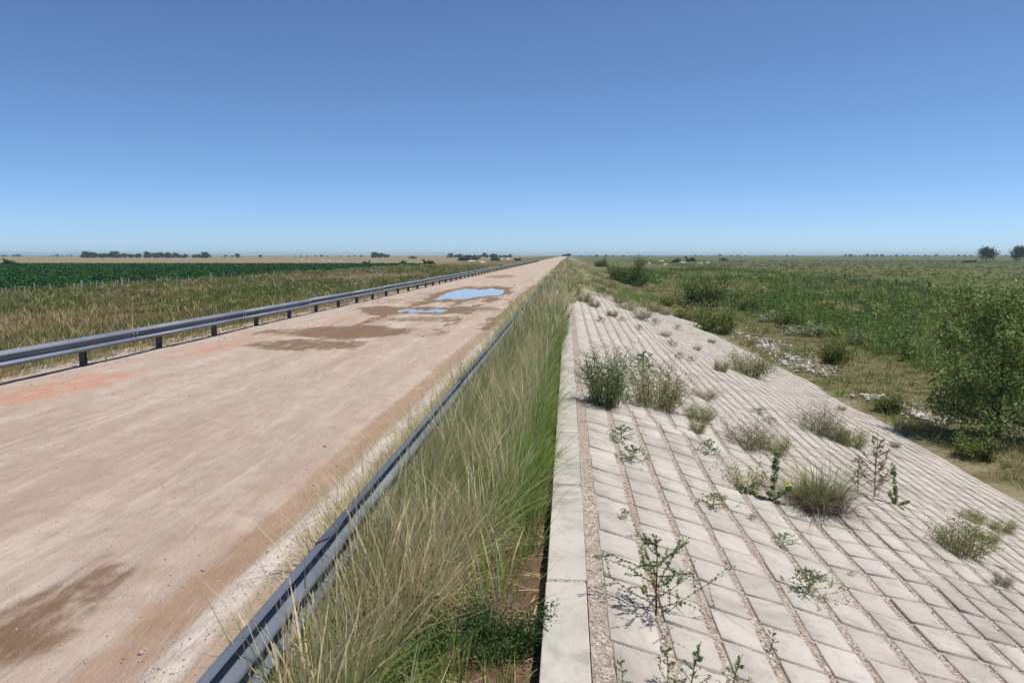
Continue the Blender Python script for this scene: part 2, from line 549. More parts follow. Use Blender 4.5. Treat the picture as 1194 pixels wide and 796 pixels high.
def leaves(pts, size, elong=1.8, flat=0.0, dirs=None):
    """rhombic leaves with a fold along the midrib"""
    N = len(pts)
    size = np.broadcast_to(size, (N,)) * rng.uniform(0.7, 1.3, N)
    d = rng.normal(size=(N, 3)) if dirs is None else dirs + rng.normal(size=(N, 3)) * 0.45
    d /= np.linalg.norm(d, axis=1, keepdims=True)
    u = rng.normal(size=(N, 3)); u[:, 2] *= (1 - flat)
    u -= (u * d).sum(1, keepdims=True) * d
    u /= np.linalg.norm(u, axis=1, keepdims=True) + 1e-6
    l = size[:, None] * elong * 0.5
    wd = size[:, None] * 0.5
    V = np.stack([pts - d * l, pts + u * wd, pts + d * l, pts - u * wd], 1).astype(np.float32)
    Q = np.arange(N * 4).reshape(N, 4)
    return V.reshape(-1, 3), Q, np.repeat(rng.random(N), 4)

def tube(pts, radii, sides=5):
    pts = np.asarray(pts, float)
    n = len(pts)
    t = np.gradient(pts, axis=0)
    t /= np.linalg.norm(t, axis=1, keepdims=True) + 1e-9
    ref = np.where(np.abs(t[:, 2:3]) > 0.9, np.array([[1.0, 0, 0]]), np.array([[0, 0, 1.0]]))
    a = np.cross(t, ref); a /= np.linalg.norm(a, axis=1, keepdims=True) + 1e-9
    b = np.cross(t, a)
    ang = np.arange(sides) / sides * 2 * math.pi
    r = np.asarray(radii, float)[:, None, None]
    V = pts[:, None] + r * (a[:, None] * np.cos(ang)[None, :, None] + b[:, None] * np.sin(ang)[None, :, None])
    i = np.arange(n * sides).reshape(n, sides)
    j = np.roll(i, -1, 1)
    Q = np.stack([i[:-1], j[:-1], j[1:], i[1:]], -1).reshape(-1, 4)
    return V.reshape(-1, 3).astype(np.float32), Q, np.zeros(n * sides)

def boxes_mesh(name, bxs, mat, bevel=0.0):
    bm = bmesh.new()
    for (c, s) in bxs:
        r = bmesh.ops.create_cube(bm, size=1.0)
        bmesh.ops.scale(bm, vec=s, verts=r['verts'])
        bmesh.ops.translate(bm, vec=c, verts=r['verts'])
    if bevel:
        bmesh.ops.bevel(bm, geom=bm.edges[:], offset=bevel, segments=2, affect='EDGES', profile=0.6)
    me = bpy.data.meshes.new(name)
    bm.to_mesh(me); bm.free()
    if mat: me.materials.append(mat)
    return me

def rock_verts(seed, sub=2):
    bm = bmesh.new()
    bmesh.ops.create_icosphere(bm, subdivisions=sub, radius=1.0)
    rr = random.Random(seed)
    planes = [(Vector((rr.gauss(0, 1), rr.gauss(0, 1), rr.gauss(0, 1))).normalized(), rr.uniform(0.5, 0.85)) for _ in range(9)]
    for v in bm.verts:
        for n, d in planes:
            k = v.co.dot(n)
            if k > d: v.co -= n * (k - d)
        v.co *= rr.uniform(0.95, 1.05)
        v.co.x *= 1.15; v.co.z *= 0.72
    V = np.array([v.co[:] for v in bm.verts], np.float32)
    F = np.array([[v.index for v in f.verts] for f in bm.faces], np.int32)
    bm.free()
    return V, F

# ------------------------------------------------------------------ SETTING: the plain, bank, road, verge
def geo(a, b, n): return np.geomspace(a, b, n)
xs = np.concatenate([-geo(10000, 60, 40), np.linspace(-58, -26, 17), np.linspace(-25, -12.6, 16), [-12, -6, -2, -0.3, 0.22],
                     np.linspace(0.5, 14, 28), np.linspace(14.7, 40, 30), np.linspace(42, 70, 15), geo(75, 10000, 38)])
ys = np.concatenate([[-300, -100, -40, -15, -4], np.linspace(0, 60, 61), np.linspace(62, 200, 60), geo(205, 10000, 60)])
tag(link('ground', grid_mesh('ground', xs, ys, terrain, MG)), kind='structure')

def ell(x, y, cx, cy, rx, ry, rot=0.0, soft=0.5):
    c, s = math.cos(rot), math.sin(rot)
    u = ((x - cx) * c + (y - cy) * s) / rx
    v = (-(x - cx) * s + (y - cy) * c) / ry
    wob = (fbm(x * 0.9, y * 0.35, int(cx * 10) % 97 + 40, 4) - 0.5) * 0.9
    return 1 - sstep(1 - soft, 1 + soft * 0.5, np.sqrt(u * u + v * v) + wob)

PUD = [(545, 341.5), (490, 361.5), (580, 338.5)]
pudw = [on_plane(*p, 0.0) for p in PUD]
WET = []
def wet_px(px, py, rx, ry, k=1.0):
    p = on_plane(px, py, 0)
    WET.append((p.x, p.y, rx, ry, k))
wet_px(552, 341, 3.3, 14.0, 1.25)
wet_px(490, 361, 4.2, 3.8, 1.2)
wet_px(415, 387, 3.2, 3.0, 1.15)
wet_px(500, 372, 2.6, 2.0, 0.8)
wet_px(455, 350, 1.2, 5, 0.6)
wet_px(350, 402, 2.2, 1.9, 0.95)
wet_px(585, 322, 2.6, 10, 0.8)
wet_px(470, 372, 1.6, 1.4, 0.6)
wet_px(60, 705, 0.42, 1.1, 0.8)
wet_px(20, 745, 0.45, 0.6, 0.85)
wet_px(90, 668, 0.16, 0.8, 0.6)
wet_px(100, 690, 0.10, 0.8, 0.8)

def a_wet(x, y):
    r = np.zeros_like(x)
    for cx, cy, rx, ry, k in WET:
        r = np.maximum(r, ell(x, y, cx, cy, rx, ry) * k)
    near = (np.abs(x + 6.0) < 3.6) & (y > 30) & (y < 75)
    r = np.maximum(r, near * 1.25 * sstep(-0.004, -0.040, road_z(x, y)))
    r = np.maximum(r, 0.35 * (1 - sstep(0.5, 1.3, np.abs(x + 4.0))) * sstep(25, 34, y) * sstep(0.45, 0.7, fbm(x * .8, y * .08, 61, 4)))
    return r
def a_red(x, y):
    a = (1 - sstep(0.3, 1.5, np.abs(x + 10.7))) * (1 - sstep(20, 40, y)) * 0.85
    b = ell(x, y, -8.8, 17.5, 0.5, 2.4, 0.0, 0.9) * 0.5
    return np.maximum(a * sstep(0.3, 0.6, fbm(x * .8, y * .25, 71, 4)), b) * 0.9
def a_brown(x, y):
    wob = (fbm(x * 0.5, y * 0.12, 81, 3) - 0.5) * 0.5
    rut = 1 - sstep(0.12, 0.36, np.abs(x + 3.02 + wob * 0.5))
    edge = (1 - sstep(0.2, 0.75, np.abs(x + 2.15 + wob * 0.4))) * 0.8
    d = ell(x, y, -5.2, 9.2, 0.5, 1.6) * 0.4
    return np.maximum(np.maximum(rut * sstep(3, 6, y) * (1 - sstep(30, 60, y)), edge), d)
def a_crust(x, y):
    wob = (fbm(x * 0.5, y * 0.12, 81, 3) - 0.5) * 0.25
    a = (1 - sstep(0.05, 0.30, np.abs(x + 2.62 + wob))) * 0.75
    b = (1 - sstep(0.04, 0.20, np.abs(x + 3.36 + wob))) * 0.32 * sstep(0.4, 0.65, fbm(x * 0.3, y * 0.35, 9, 3))
    c = (1 - sstep(0.3, 1.6, np.abs(x + 7.2))) * 0.45 * sstep(0.5, 0.7, fbm(x * 1.2, y * .2, 91, 4))
    return np.maximum(np.maximum(a, b), c)
def a_pale(x, y):
    return np.maximum(sstep(-11.6, -12.4, x) * 0.9, 0.7 * sstep(0.5, 0.7, fbm(x * 0.35, y * 0.06, 101, 4)))

def road_z(x, y):
    x, y = np.broadcast_arrays(x, y)
    z = (fbm(x * 0.5, y * 0.12, 111, 4) - 0.5) * 0.07 + (fbm(x * 3.1, y * 0.9, 121, 4) - 0.5) * 0.05 + (fbm(x * 9, y * 6, 125, 3) - 0.5) * 0.014
    for xc, wd, dp in ((-3.02, 0.35, 0.035), (-4.9, 0.4, 0.02), (-6.4, 0.4, 0.02), (-8.4, 0.4, 0.022)):
        z = z - dp * np.exp(-((x - xc) / wd) ** 2)
    z = z + 0.03 * np.exp(-((x + 2.55) / 0.22) ** 2)
    rag = fbm(x * 0.9, y * 0.28, 161, 5) - 0.5
    rag2 = fbm(x * 2.6, y * 0.9, 165, 4) - 0.5
    b1 = np.exp(-(((x - pudw[0].x) / 2.0) ** 2 + ((y - pudw[0].y) / 8.6) ** 2) ** 1.3)
    z = z * (1 - 0.55 * b1) - b1 * (0.088 + 0.09 * rag + 0.07 * rag2)
    b1c = np.exp(-(((x - pudw[2].x) / 1.0) ** 2 + ((y - pudw[2].y) / 5.0) ** 2))
    z = z - 0.04 * b1c
    b2 = np.exp(-(((x - pudw[1].x) / 1.35) ** 2 + ((y - pudw[1].y) / 2.1) ** 2) ** 1.3)
    z = z * (1 - 0.4 * b2) - b2 * (0.086 + 0.11 * rag + 0.09 * rag2)
    z = z - 0.12 * sstep(-12.3, -13.7, x) - 0.12 * sstep(-2.15, -1.8, x)
    return z

def yrows(y0, y1, k, mn):
    out = [y0]
    while out[-1] < y1:
        out.append(out[-1] + max(mn, out[-1] * k))
    return np.array(out)
rx = np.concatenate([np.linspace(-13.8, -9.2, 70), np.linspace(-9.14, -1.75, 165)])
ry = np.concatenate([[-60, -20, -5, 0, 2], yrows(3.0, 3000, 0.0045, 0.035)])
tag(link('road', grid_mesh('road', rx, ry, road_z, MR, dict(wet=a_wet, red=a_red, brown=a_brown, crust=a_crust, pale=a_pale))), kind='structure')

# puddles: level sheets of water lying in the hollows of the road
def puddle(cx, cy, rx_, ry_, z):
    n = 48
    a = np.arange(n) / n * 2 * math.pi
    v = np.stack([cx + rx_ * np.cos(a), cy + ry_ * np.sin(a), np.full(n, z)], -1)
    me = bpy.data.meshes.new('puddle')
    me.from_pydata([tuple(p) for p in v], [], [list(range(n))])
    me.materials.append(MWATER)
    return tag(link('puddle', me), kind='structure')
puddle(pudw[0].x, pudw[0].y, 2.6, 12.0, -0.052)
puddle(pudw[1].x, pudw[1].y, 1.8, 3.0, -0.052)

# verge between the right rail and the kerb
def verge_z(x, y):
    x, y = np.broadcast_arrays(x, y)
    return -0.13 + (fbm(x * 2.2, y * 2.2, 131, 4) - 0.5) * 0.14 + (fbm(x * 11, y * 11, 135, 3) - 0.5) * 0.05
tag(link('verge', grid_mesh('verge', np.linspace(-2.1, -0.12, 60), np.concatenate([[-60, -20, -5, 0, 1.5], yrows(2.6, 3000, 0.008, 0.035)]), verge_z, MS)), kind='structure')

# kerb: precast lengths with mortar joints
KY1 = on_plane(660, 676, 0.05).y
KL = on_plane(660, 565, 0.05).y - KY1
KY0, KEND = KY1 - 4 * KL, 66.0
bm = bmesh.new()
KX0, KX1 = -0.163, 0.176
y = KY0
k = 0
while y < KEND:
    r = bmesh.ops.create_cube(bm, size=1.0)
    bmesh.ops.scale(bm, vec=(KX1 - KX0, KL - 0.055, 0.42), verts=r['verts'])
    bmesh.ops.rotate(bm, cent=(0, 0, 0), matrix=Matrix.Rotation(R(random.uniform(-.12, .12)), 3, 'Z'), verts=r['verts'])
    bmesh.ops.translate(bm, vec=((KX0 + KX1) / 2 + random.uniform(-.004, .004), y + KL / 2, 0.05 - 0.21 + random.uniform(-.004, .004)), verts=r['verts'])
    y += KL
bmesh.ops.bevel(bm, geom=bm.edges[:], offset=0.010, segments=2, affect='EDGES', profile=0.5)
me = bpy.data.meshes.new('kerb'); bm.to_mesh(me); bm.free(); me.materials.append(MK)
kerb = tag(link('kerb', me), kind='structure')
mj = [(((KX0 + KX1) / 2, KY0 + KL * i, -0.17), (KX1 - KX0 - 0.012, 0.07, 0.425)) for i in range(int((KEND - KY0) / KL) + 1)]
me = boxes_mesh('mortar_joint', mj, MGR)
link('mortar_joint', me, kerb)

# block paving of the slope
PITCH_X, CH_W = 0.443, 0.092
x_left = [0.335]                                  # first block row starts right of the wide gravel strip
x_right = [0.763 - CH_W / 2]
xc = 0.763
JOINTS = [xc]
while x_right[-1] + 0.34 < TOE_X + 0.1:           # the rows grow narrower down the slope
    pitch = PITCH_X if xc < 3.6 else 0.335
    cw = CH_W if xc < 3.6 else 0.075
    x_left.append(xc + cw / 2)
    xc += pitch
    x_right.append(xc - cw / 2)
    JOINTS.append(xc)
BL, JW, BY0, BY1 = 0.60, 0.058, -4.0, 72.0
nrow = int((BY1 - BY0) / BL)
bv = []
for xa, xb in zip(x_left, x_right):
    j = np.arange(nrow)
    ya = BY0 + j * BL + JW / 2 + rng.normal(0, 0.006, nrow) + 0.02 * math.sin(xa * 1.7)
    yb = ya + BL - JW + rng.normal(0, 0.004, nrow)
    far_cut = 57 + 10 * fbm(np.array([xa * 0.4]), np.array([3.3]), 141, 3)[0] + 0.8 * xa
    keep = ya < far_cut
    ya, yb = ya[keep], yb[keep]
    xj = rng.normal(0, 0.006, len(ya))
    bv.append(np.stack([np.full(len(ya), xa) + xj, np.full(len(ya), xb) + xj + rng.normal(0, .004, len(ya)), ya, yb], -1))
bv = np.concatenate(bv)
nb = len(bv)
zj = rng.normal(0, 0.0035, nb)
tx, ty = rng.normal(0, 0.012, nb), rng.normal(0, 0.006, nb)
def ring(inset, zo):
    out = []
    for sx, sy in ((0, 0), (1, 0), (1, 1), (0, 1)):
        X = np.where(sx, bv[:, 1] - inset, bv[:, 0] + inset)
        Y = np.where(sy, bv[:, 3] - inset, bv[:, 2] + inset)
        xc, yc = (bv[:, 0] + bv[:, 1]) / 2, (bv[:, 2] + bv[:, 3]) / 2
        Z = slope_z(X, Y) + zo + zj + tx * (X - xc) + ty * (Y - yc)
        out.append(np.stack([X, Y, Z], -1))
    return np.stack(out, 1)
VV = np.concatenate([ring(0.0, -0.075), ring(0.0, -0.010), ring(0.010, 0.0)], 1)      # nb,12,3
o = (np.arange(nb) * 12)[:, None]
qs = []
for lv in (0, 4):
    for a in range(4):
        b = (a + 1) % 4
        qs.append(np.concatenate([o + lv + a, o + lv + b, o + lv + 4 + b, o + lv + 4 + a], 1))
qs.append(np.concatenate([o + 8, o + 9, o + 10, o + 11], 1))
paving = tag(link('slope_paving', np_mesh('slope_paving', VV, np.concatenate(qs), MB)), kind='structure')
# gravel bed that shows in the joints
gx = np.concatenate([np.linspace(0.18, 0.34, 5), np.linspace(0.40, 11.6, 75)])
gy = np.concatenate([np.linspace(-4, 2.5, 14), yrows(2.6, 76, 0.012, 0.06)])
def bed_z(x, y):
    first = 1 - sstep(0.33, 0.36, x)
    return slope_z(x, y) - 0.020 + 0.008 * first + (fbm(x * 3, y * 3, 151, 3) - 0.5) * 0.016 + (fbm(x * 17, y * 17, 155, 2) - 0.5) * 0.012 - 0.03 * sstep(11.1, 11.5, x) - 0.10 * sstep(64, 72, y)
tag(link('gravel_bed', grid_mesh('gravel_bed', gx, gy, bed_z, MGR)), kind='structure')

# ------------------------------------------------------------------ guardrails
def beam_profile(H):
    pts = [(0.0, 0.5), (0.004, 0.47), (0.03, 0.43), (0.062, 0.385), (0.080, 0.34), (0.085, 0.29), (0.080, 0.24), (0.060, 0.19),
           (0.022, 0.105), (0.006, 0.055), (0.0, 0.0)]
    full = pts + [(d, -h) for d, h in pts[-2::-1]]
    return [(d * 1.35, h * H) for d, h in full]

def beam_mesh(x, face, ztop, H, y0, y1, step, name='beam'):
    """W-beam lengths, each lapped over the next; face=+1 means the ridges point to +X"""
    pr = beam_profile(H)
    n = len(pr)
    parts = []
    y = y0
    i = 0
    while y < y1:
        ya, yb = y, y + step + 0.32
        dx = 0.004 * (i % 2) * face
        wob = (random.uniform(-.024, .024), random.uniform(-.02, .02))
        V = []
        for lay in (0.0, -0.0035):
            for yy, wb in ((ya, wob[0]), (yb, wob[0] * 0.9)):
                V += [(x + face * (d + lay) + dx, yy, ztop - H / 2 + h + wb * 0.6) for d, h in pr]
        V = np.array(V, np.float32)
        Q = []
        for k in range(n - 1):
            Q += [(k, k + 1, n + k + 1, n + k), (2 * n + k, 3 * n + k, 3 * n + k + 1, 2 * n + k + 1)]
            Q += [(k, 2 * n + k, 2 * n + k + 1, k + 1), (n + k, n + k + 1, 3 * n + k + 1, 3 * n + k)]
        Q += [(0, n, 3 * n, 2 * n), (n - 1, 3 * n - 1, 4 * n - 1, 2 * n - 1)]
        parts.append((V, np.array(Q), np.zeros(len(V))))
        y += step
        i += 1
    V, Q, _ = join(parts)
    return np_mesh(name, V, Q, MST, smooth=False)

def post_mesh(h, w=0.15, d=0.11):
    t = 0.012
    return boxes_mesh('post', [((0, 0, h / 2 - 0.2), (t, w * 0.0 + d - 2 * t - 0.004, h + 0.4)), ((0, -d / 2 + t / 2, h / 2 - 0.2), (w, t, h + 0.4)), ((0, d / 2 - t / 2, h / 2 - 0.2), (w, t, h + 0.4))], MPO)

RAIL_H = 0.37
def guardrail(label, x, face, y0, y1, step, nposts, first, reflect, hpost=0.70):
    root = empty('guardrail', (x, y0, 0))
    tag(root, label, 'guardrail', 'guardrails along the road')
    b = link('beam', beam_mesh(x, face, 0.74, RAIL_H, y0, y1, step * 2), root)
    b.location = (-x, -y0, 0)
    pm = post_mesh(hpost)
    blk = boxes_mesh('spacer', [((0, 0, 0), (0.075, 0.10, 0.28))], MPO, 0.006)
    rf = boxes_mesh('reflector', [((0, 0, 0), (0.02, 0.10, 0.07))], MRED, 0.005)
    bolt = rock = None
    bm_ = bmesh.new()
    bmesh.ops.create_cone(bm_, cap_ends=True, segments=10, radius1=0.022, radius2=0.016, depth=0.02)
    bmesh.ops.rotate(bm_, cent=(0, 0, 0), matrix=Matrix.Rotation(math.pi / 2, 3, 'Y'), verts=bm_.verts)
    bolt = bpy.data.meshes.new('bolt'); bm_.to_mesh(bolt); bm_.free(); bolt.materials.append(MWH)
    for i in range(8 if reflect else 5):           # splice bolts at the laps
        yl = (0.16 + i * step * 2) if reflect else 0.16 + i * step * 2
        for zz in (0.655, 0.605, 0.505, 0.455):
            for dy in (-0.10, 0.10):
                link('bolt', bolt, root, (face * (0.10 if zz in (0.605, 0.505) else 0.105), yl + dy, zz))
    for i in range(nposts):
        yy = first + i * step - y0
        p = link('post', pm, root, (-face * 0.155, yy, 0))
        p.rotation_euler = (R(random.uniform(-1, 1)), R(random.uniform(-1, 1)), 0)
        if i < 24 and reflect:
            link('spacer', blk, p, (face * 0.115, 0, 0.555))
        if reflect and i < 12:
            r = link('reflector', rf, root, (face * 0.014, yy + 0.02, 0.555))
            if i % 2 == 0:
                link('bolt', bolt, root, (face * 0.012, yy - 1.9, 0.555))
    return root

# left rail: first post in view stands where the photograph shows it
pl = on_plane(105, 426, 0.0)
SP = 3.8
LX = -12.05
guardrail('long grey steel guardrail on dark posts along the far left edge of the dirt road', LX, 1, pl.y - SP * 3.5, pl.y + SP * 86, SP, 90, pl.y - SP * 3, True)
guardrail('grey steel guardrail half buried in tall dry grass along the near road edge', -1.72, -1, -2.0, 210, SP, 56, -0.8, False, 0.42)

# ------------------------------------------------------------------ trees and bushes
def limb(p0, d, length, r0, n=6, droop=0.0, wig=0.15):
    pts = [np.array(p0, float)]
    d = np.array(d, float); d /= np.linalg.norm(d)
    for i in range(n):
        d = d + rng.normal(0, wig, 3) * 0.5 + np.array([0, 0, -droop])
        d /= np.linalg.norm(d)
        pts.append(pts[-1] + d * length / n)
    return np.array(pts), np.linspace(r0, r0 * 0.25, n + 1)

def make_tree_mesh(h, spread, nlimb, nleaf, leaf, lean=(0, 0), crown_lo=0.22, trunk_r=0.07, mat=None, clump=0.34, twigs=7, dense=1.0):
    """trunk, limbs, twigs; leaves sit in clumps round the twigs"""
    tp, tr = limb((0, 0, -0.15), (lean[0], lean[1], 1.0), h * 0.9, trunk_r, 9, 0, 0.10)
    wood = [tube(tp, tr, 8)]
    cl = []
    for i in range(nlimb):
        f = crown_lo + (0.97 - crown_lo) * (i + 0.5) / nlimb
        k = f * 9
        j = min(int(k), 8)
        p = tp[j] + (tp[j + 1] - tp[j]) * (k - j)
        az = i * 2.4 + rng.uniform(-.4, .4)
        el = 0.15 + 0.75 * f + rng.uniform(-.2, .2)
        s = spread * (1.05 - 0.55 * abs(f - 0.45) / 0.55) * rng.uniform(0.7, 1.15)
        lp, lr = limb(p, (math.cos(az), math.sin(az), el), s, trunk_r * 0.42 * (1.1 - f), 6, 0.02, 0.22)
        wood.append(tube(lp, lr, 5))
        for t in range(twigs):
            q = lp[rng.integers(2, 7)]
            wp, wr = limb(q, rng.normal(0, 1, 3) + np.array([math.cos(az), math.sin(az), 0.5]), s * rng.uniform(0.25, 0.5), 0.012 * h / 4, 3, 0.03, 0.3)
            wood.append(tube(wp, wr, 3))
            cl += [wp[1], wp[2], wp[3]]
    cl = np.array(cl)
    m = nleaf // len(cl) + 1
    wgt = rng.uniform(0.3, 1.5, len(cl))
    cnt = np.maximum(1, (m * wgt).astype(int))
    pts = np.repeat(cl, cnt, 0)
    pts = pts + rng.normal(0, clump * spread * 0.22, pts.shape)
    V, Q, T = leaves(pts, leaf)
    wv, wq, wt = join(wood)
    return np_mesh('trunk', wv, wq, MBARK, smooth=True), np_mesh('crown', V, Q, mat or MTREE)

def make_tree(name, label, cat, loc, meshes, rz=0, sc=1.0, group=None):
    root = empty(name, loc, rz, sc)
    tag(root, label, cat, group)
    link('trunk', meshes[0], root)
    link('crown', meshes[1], root)
    return root

def ter(p): return Vector((p.x, p.y, float(terrain(p.x, p.y))))
tp = ter(on_plane(1163, 513, FZ))
main_tree = make_tree('tree', 'young leafy tree standing in the grass below the paved slope at right', 'tree', tp,
                      make_tree_mesh(4.6, 2.4, 30, 25000, 0.066, lean=(-0.06, 0.02), crown_lo=0.11, trunk_r=0.075, clump=0.36), rz=R(20))

def make_bush_mesh(h, w, nstem, nleaf, leaf, mat, stem=MBARK, up=0.7):
    wood, cl = [], []
    for i in range(nstem):
        az = rng.uniform(0, 2 * math.pi)
        el = rng.uniform(0.35, 2.2) * up
        sx = math.cos(az) * w * 0.5; sy = math.sin(az) * w * 0.5
        d = np.array([sx, sy, el * h * 0.6]); L = np.linalg.norm(d) * rng.uniform(0.8, 1.15)
        L = min(L, h * 1.05 / max(0.25, d[2] / np.linalg.norm(d)))
        rt = rng.uniform(0.05, 0.62)
        p, r = limb((sx * rt, sy * rt, -0.05), d * np.array([1 - rt * .75, 1 - rt * .75, 1]), L * rng.uniform(.55, 1.0), 0.007 * h, 6, 0.0, 0.24)
        wood.append(tube(p, r, 4))
        cl += [p[1], p[2], p[3], p[4], p[5], p[6]]
        for t in range(3):
            q = p[rng.integers(2, 6)]
            wp, wr = limb(q, rng.normal(0, 1, 3) + np.array([0, 0, .6]), L * 0.35, 0.006 * h, 3, 0, 0.3)
            wood.append(tube(wp, wr, 3)); cl += [wp[1], wp[2], wp[3]]
    cl = np.array(cl)
    pts = cl[rng.integers(0, len(cl), nleaf)] + rng.normal(0, 0.05 * w, (nleaf, 3)) * np.array([1.2, 1.2, 0.9])
    pts[:, 2] = np.abs(pts[:, 2])
    V, Q, T = leaves(pts, leaf)
    wv, wq, wt = join(wood)
    return np_mesh('stems', wv, wq, stem), np_mesh('foliage', V, Q, mat)

def make_bush(name, label, cat, loc, meshes, rz=0, sc=1.0, group=None):
    root = empty(name, loc, rz, sc)
    tag(root, label, cat, group)
    link('stems', meshes[0], root)
    link('foliage', meshes[1], root)
    return root

DENSE = make_bush_mesh(2.6, 3.4, 40, 14000, 0.075, MBUSH)
LOOSE = make_bush_mesh(2.2, 2.5, 40, 8000, 0.06, MBUSH, up=1.3)
pb = ter(on_plane(733, 331, FZ + 0.5)); k = 31 / scale_at(pb) / 2.6
make_bush('bush', 'large dense dark green bush at the far foot of the paved slope', 'bush', pb, DENSE, 0.3, k)
pb = ter(on_plane(819, 362, FZ)); k = 40 / scale_at(pb) / 2.3
make_bush('bush', 'dark upright bush with bare lower stems in front of the reeds', 'bush', pb, LOOSE, 1.3, k)
pb = ter(on_plane(701, 311, FZ)); k = 10 / scale_at(pb) / 2.6
make_bush('bush', 'small round dark bush just left of and behind the large dense bush', 'bush', pb, DENSE, 2.3, k)

# scattered bushes of the plain, small in the picture
FARB = make_bush_mesh(3.0, 4.4, 14, 900, 0.42, MFAR)
far_bushes = [(12, 309, 8, 1.0, 'lone round bush at the far edge of the dark green crop'),
              (427, 308.5, 5, 1, 'small bush in the left meadow left of the others'),
              (469, 307.5, 4.5, 1, 'small bush in the left meadow between two others'),
              (500, 308, 6, 1.2, 'wider bush in the left meadow close to the guardrail'),
              (482, 301.5, 3.5, 1.5, 'low far bush behind the wider meadow bush'),
              (541, 304, 7, 1.1, 'dark bush beside the pale soil heaps on the left'),
              (552, 303, 5, 1.6, 'spreading green bush touching the dark one by the heaps'),
              (578, 304, 6, 1, 'dark bush just behind the far guardrail, among pale heaps'),
              (604, 304, 4, 1.2, 'little bush at the far end of the guardrail'),
              (788, 306, 5.5, 1, 'left bush of the pair by the pale rubble in the right plain'),
              (805, 305, 6.5, 1, 'right bush of the pair by the pale rubble in the right plain'),
              (845, 304, 4, 1.4, 'low bush in the right plain past the rubble'),
              (1130, 306, 3.5, 2.2, 'low scrub just left of the spreading tree on the right plain')]
for i, (px, py, hp, ws, lab) in enumerate(far_bushes):
    p = on_plane(px, py, FZ)
    p = ter(p)
    k = hp / scale_at(p) / 3.0
    make_bush('bush', lab, 'bush', p, FARB, i * 1.7, (k * ws, k * ws, k), 'bushes dotted over the plain')

SPREAD = make_tree_mesh(9.5, 8.0, 18, 3800, 0.55, crown_lo=0.30, trunk_r=0.4, mat=MFAR, clump=0.6, twigs=6)
for px, py, hp, lab in ((1150, 304.5, 13.5, 'dark spreading tree on the right plain, broad crown on a short trunk'),
                        (1189, 304.5, 14.5, 'dark tree on the right plain at the very edge of the photo')):
    p = ter(on_plane(px, py, FZ)); k = hp / scale_at(p) / 10.5
    make_tree('tree', lab, 'tree', p, SPREAD, px, k)

# rows of trees along the horizon
ROWT = [make_tree_mesh(12, 4.6 + i, 11, 420, 1.5, crown_lo=0.16, trunk_r=0.3, mat=MFAR, clump=0.8, twigs=4) for i in range(3)]
rows = [(0, 6, 2.6, 2600, 3, 'hazy tree in the low wood at the left end of the skyline'), (13, 25, 2.8, 2600, 4, 'hazy tree in the low wood at the left end of the skyline'),
        (58, 86, 2.4, 2700, 5, 'faint far tree left of the long tree row on the skyline'),
        (94, 127, 5.4, 1500, 10, 'tree in the long dark row on the left skyline, in its taller left part'),
        (131, 146, 5.2, 1500, 5, 'tree in the long dark row on the left skyline, second clump'),
        (149, 164, 5.2, 1500, 4, 'tree in the long dark row on the left skyline, by the gaps'),
        (166, 218, 4.6, 1520, 15, 'tree in the long dark row on the left skyline, in its even middle'),
        (222, 245, 4.6, 1540, 6, 'tree in the long dark row on the left skyline, at its right end'),
        (275, 277, 5.4, 1600, 1, 'lone taller tree on the skyline right of the long row'),
        (255, 272, 2.2, 2200, 3, 'faint low tree on the skyline just right of the long row'),
        (302, 303, 5.0, 1700, 1, 'thin solitary tree on the left skyline'),
        (340, 425, 2.0, 2300, 11, 'faint low tree on the skyline left of the short dark clump'),
        (432, 454, 4.4, 1600, 6, 'tree in the short dark clump on the skyline left of the road'),
        (519, 597, 3.2, 1700, 20, 'tree in the low wood on the skyline just left of the road'),
        (656, 664, 3.0, 1600, 3, 'tree on the skyline where the road vanishes'),
        (672, 760, 2.2, 2500, 9, 'faint tree on the skyline just right of the road'),
        (800, 872, 2.2, 3000, 10, 'faint bluish tree on the skyline above the dense reeds'),
        (886, 930, 2.0, 3000, 6, 'faint bluish tree on the middle right skyline'),
        (984, 1004, 2.8, 2500, 4, 'tree in the short clump on the right skyline'),
        (1005, 1030, 3.2, 2500, 5, 'tree in the taller clump on the right skyline'),
        (1035, 1135, 2.6, 2700, 15, 'faint tree in the long row left of the spreading tree'),
        (1165, 1194, 2.4, 2700, 5, 'faint tree between the two dark trees at right')]
for x0, x1, hp, D, n, lab in rows:
    for i in range(n):
        px = x0 + (x1 - x0) * (i + 0.5) / n + random.uniform(-1.2, 1.2)
        p = at_dist(px, D + random.uniform(-60, 60))
        k = (hp * 0.95 + 6 * FPX / D * 0.35) * random.uniform(0.55, 1.2) / scale_at(p) / 12.5
        if D > 2000: k *= 0.7
        make_tree('tree', lab, 'tree', p, ROWT[i % 3], random.uniform(0, 6), (k * (2.3 if D > 2000 else 1.5), k * 1.5, k), 'trees along the skyline')

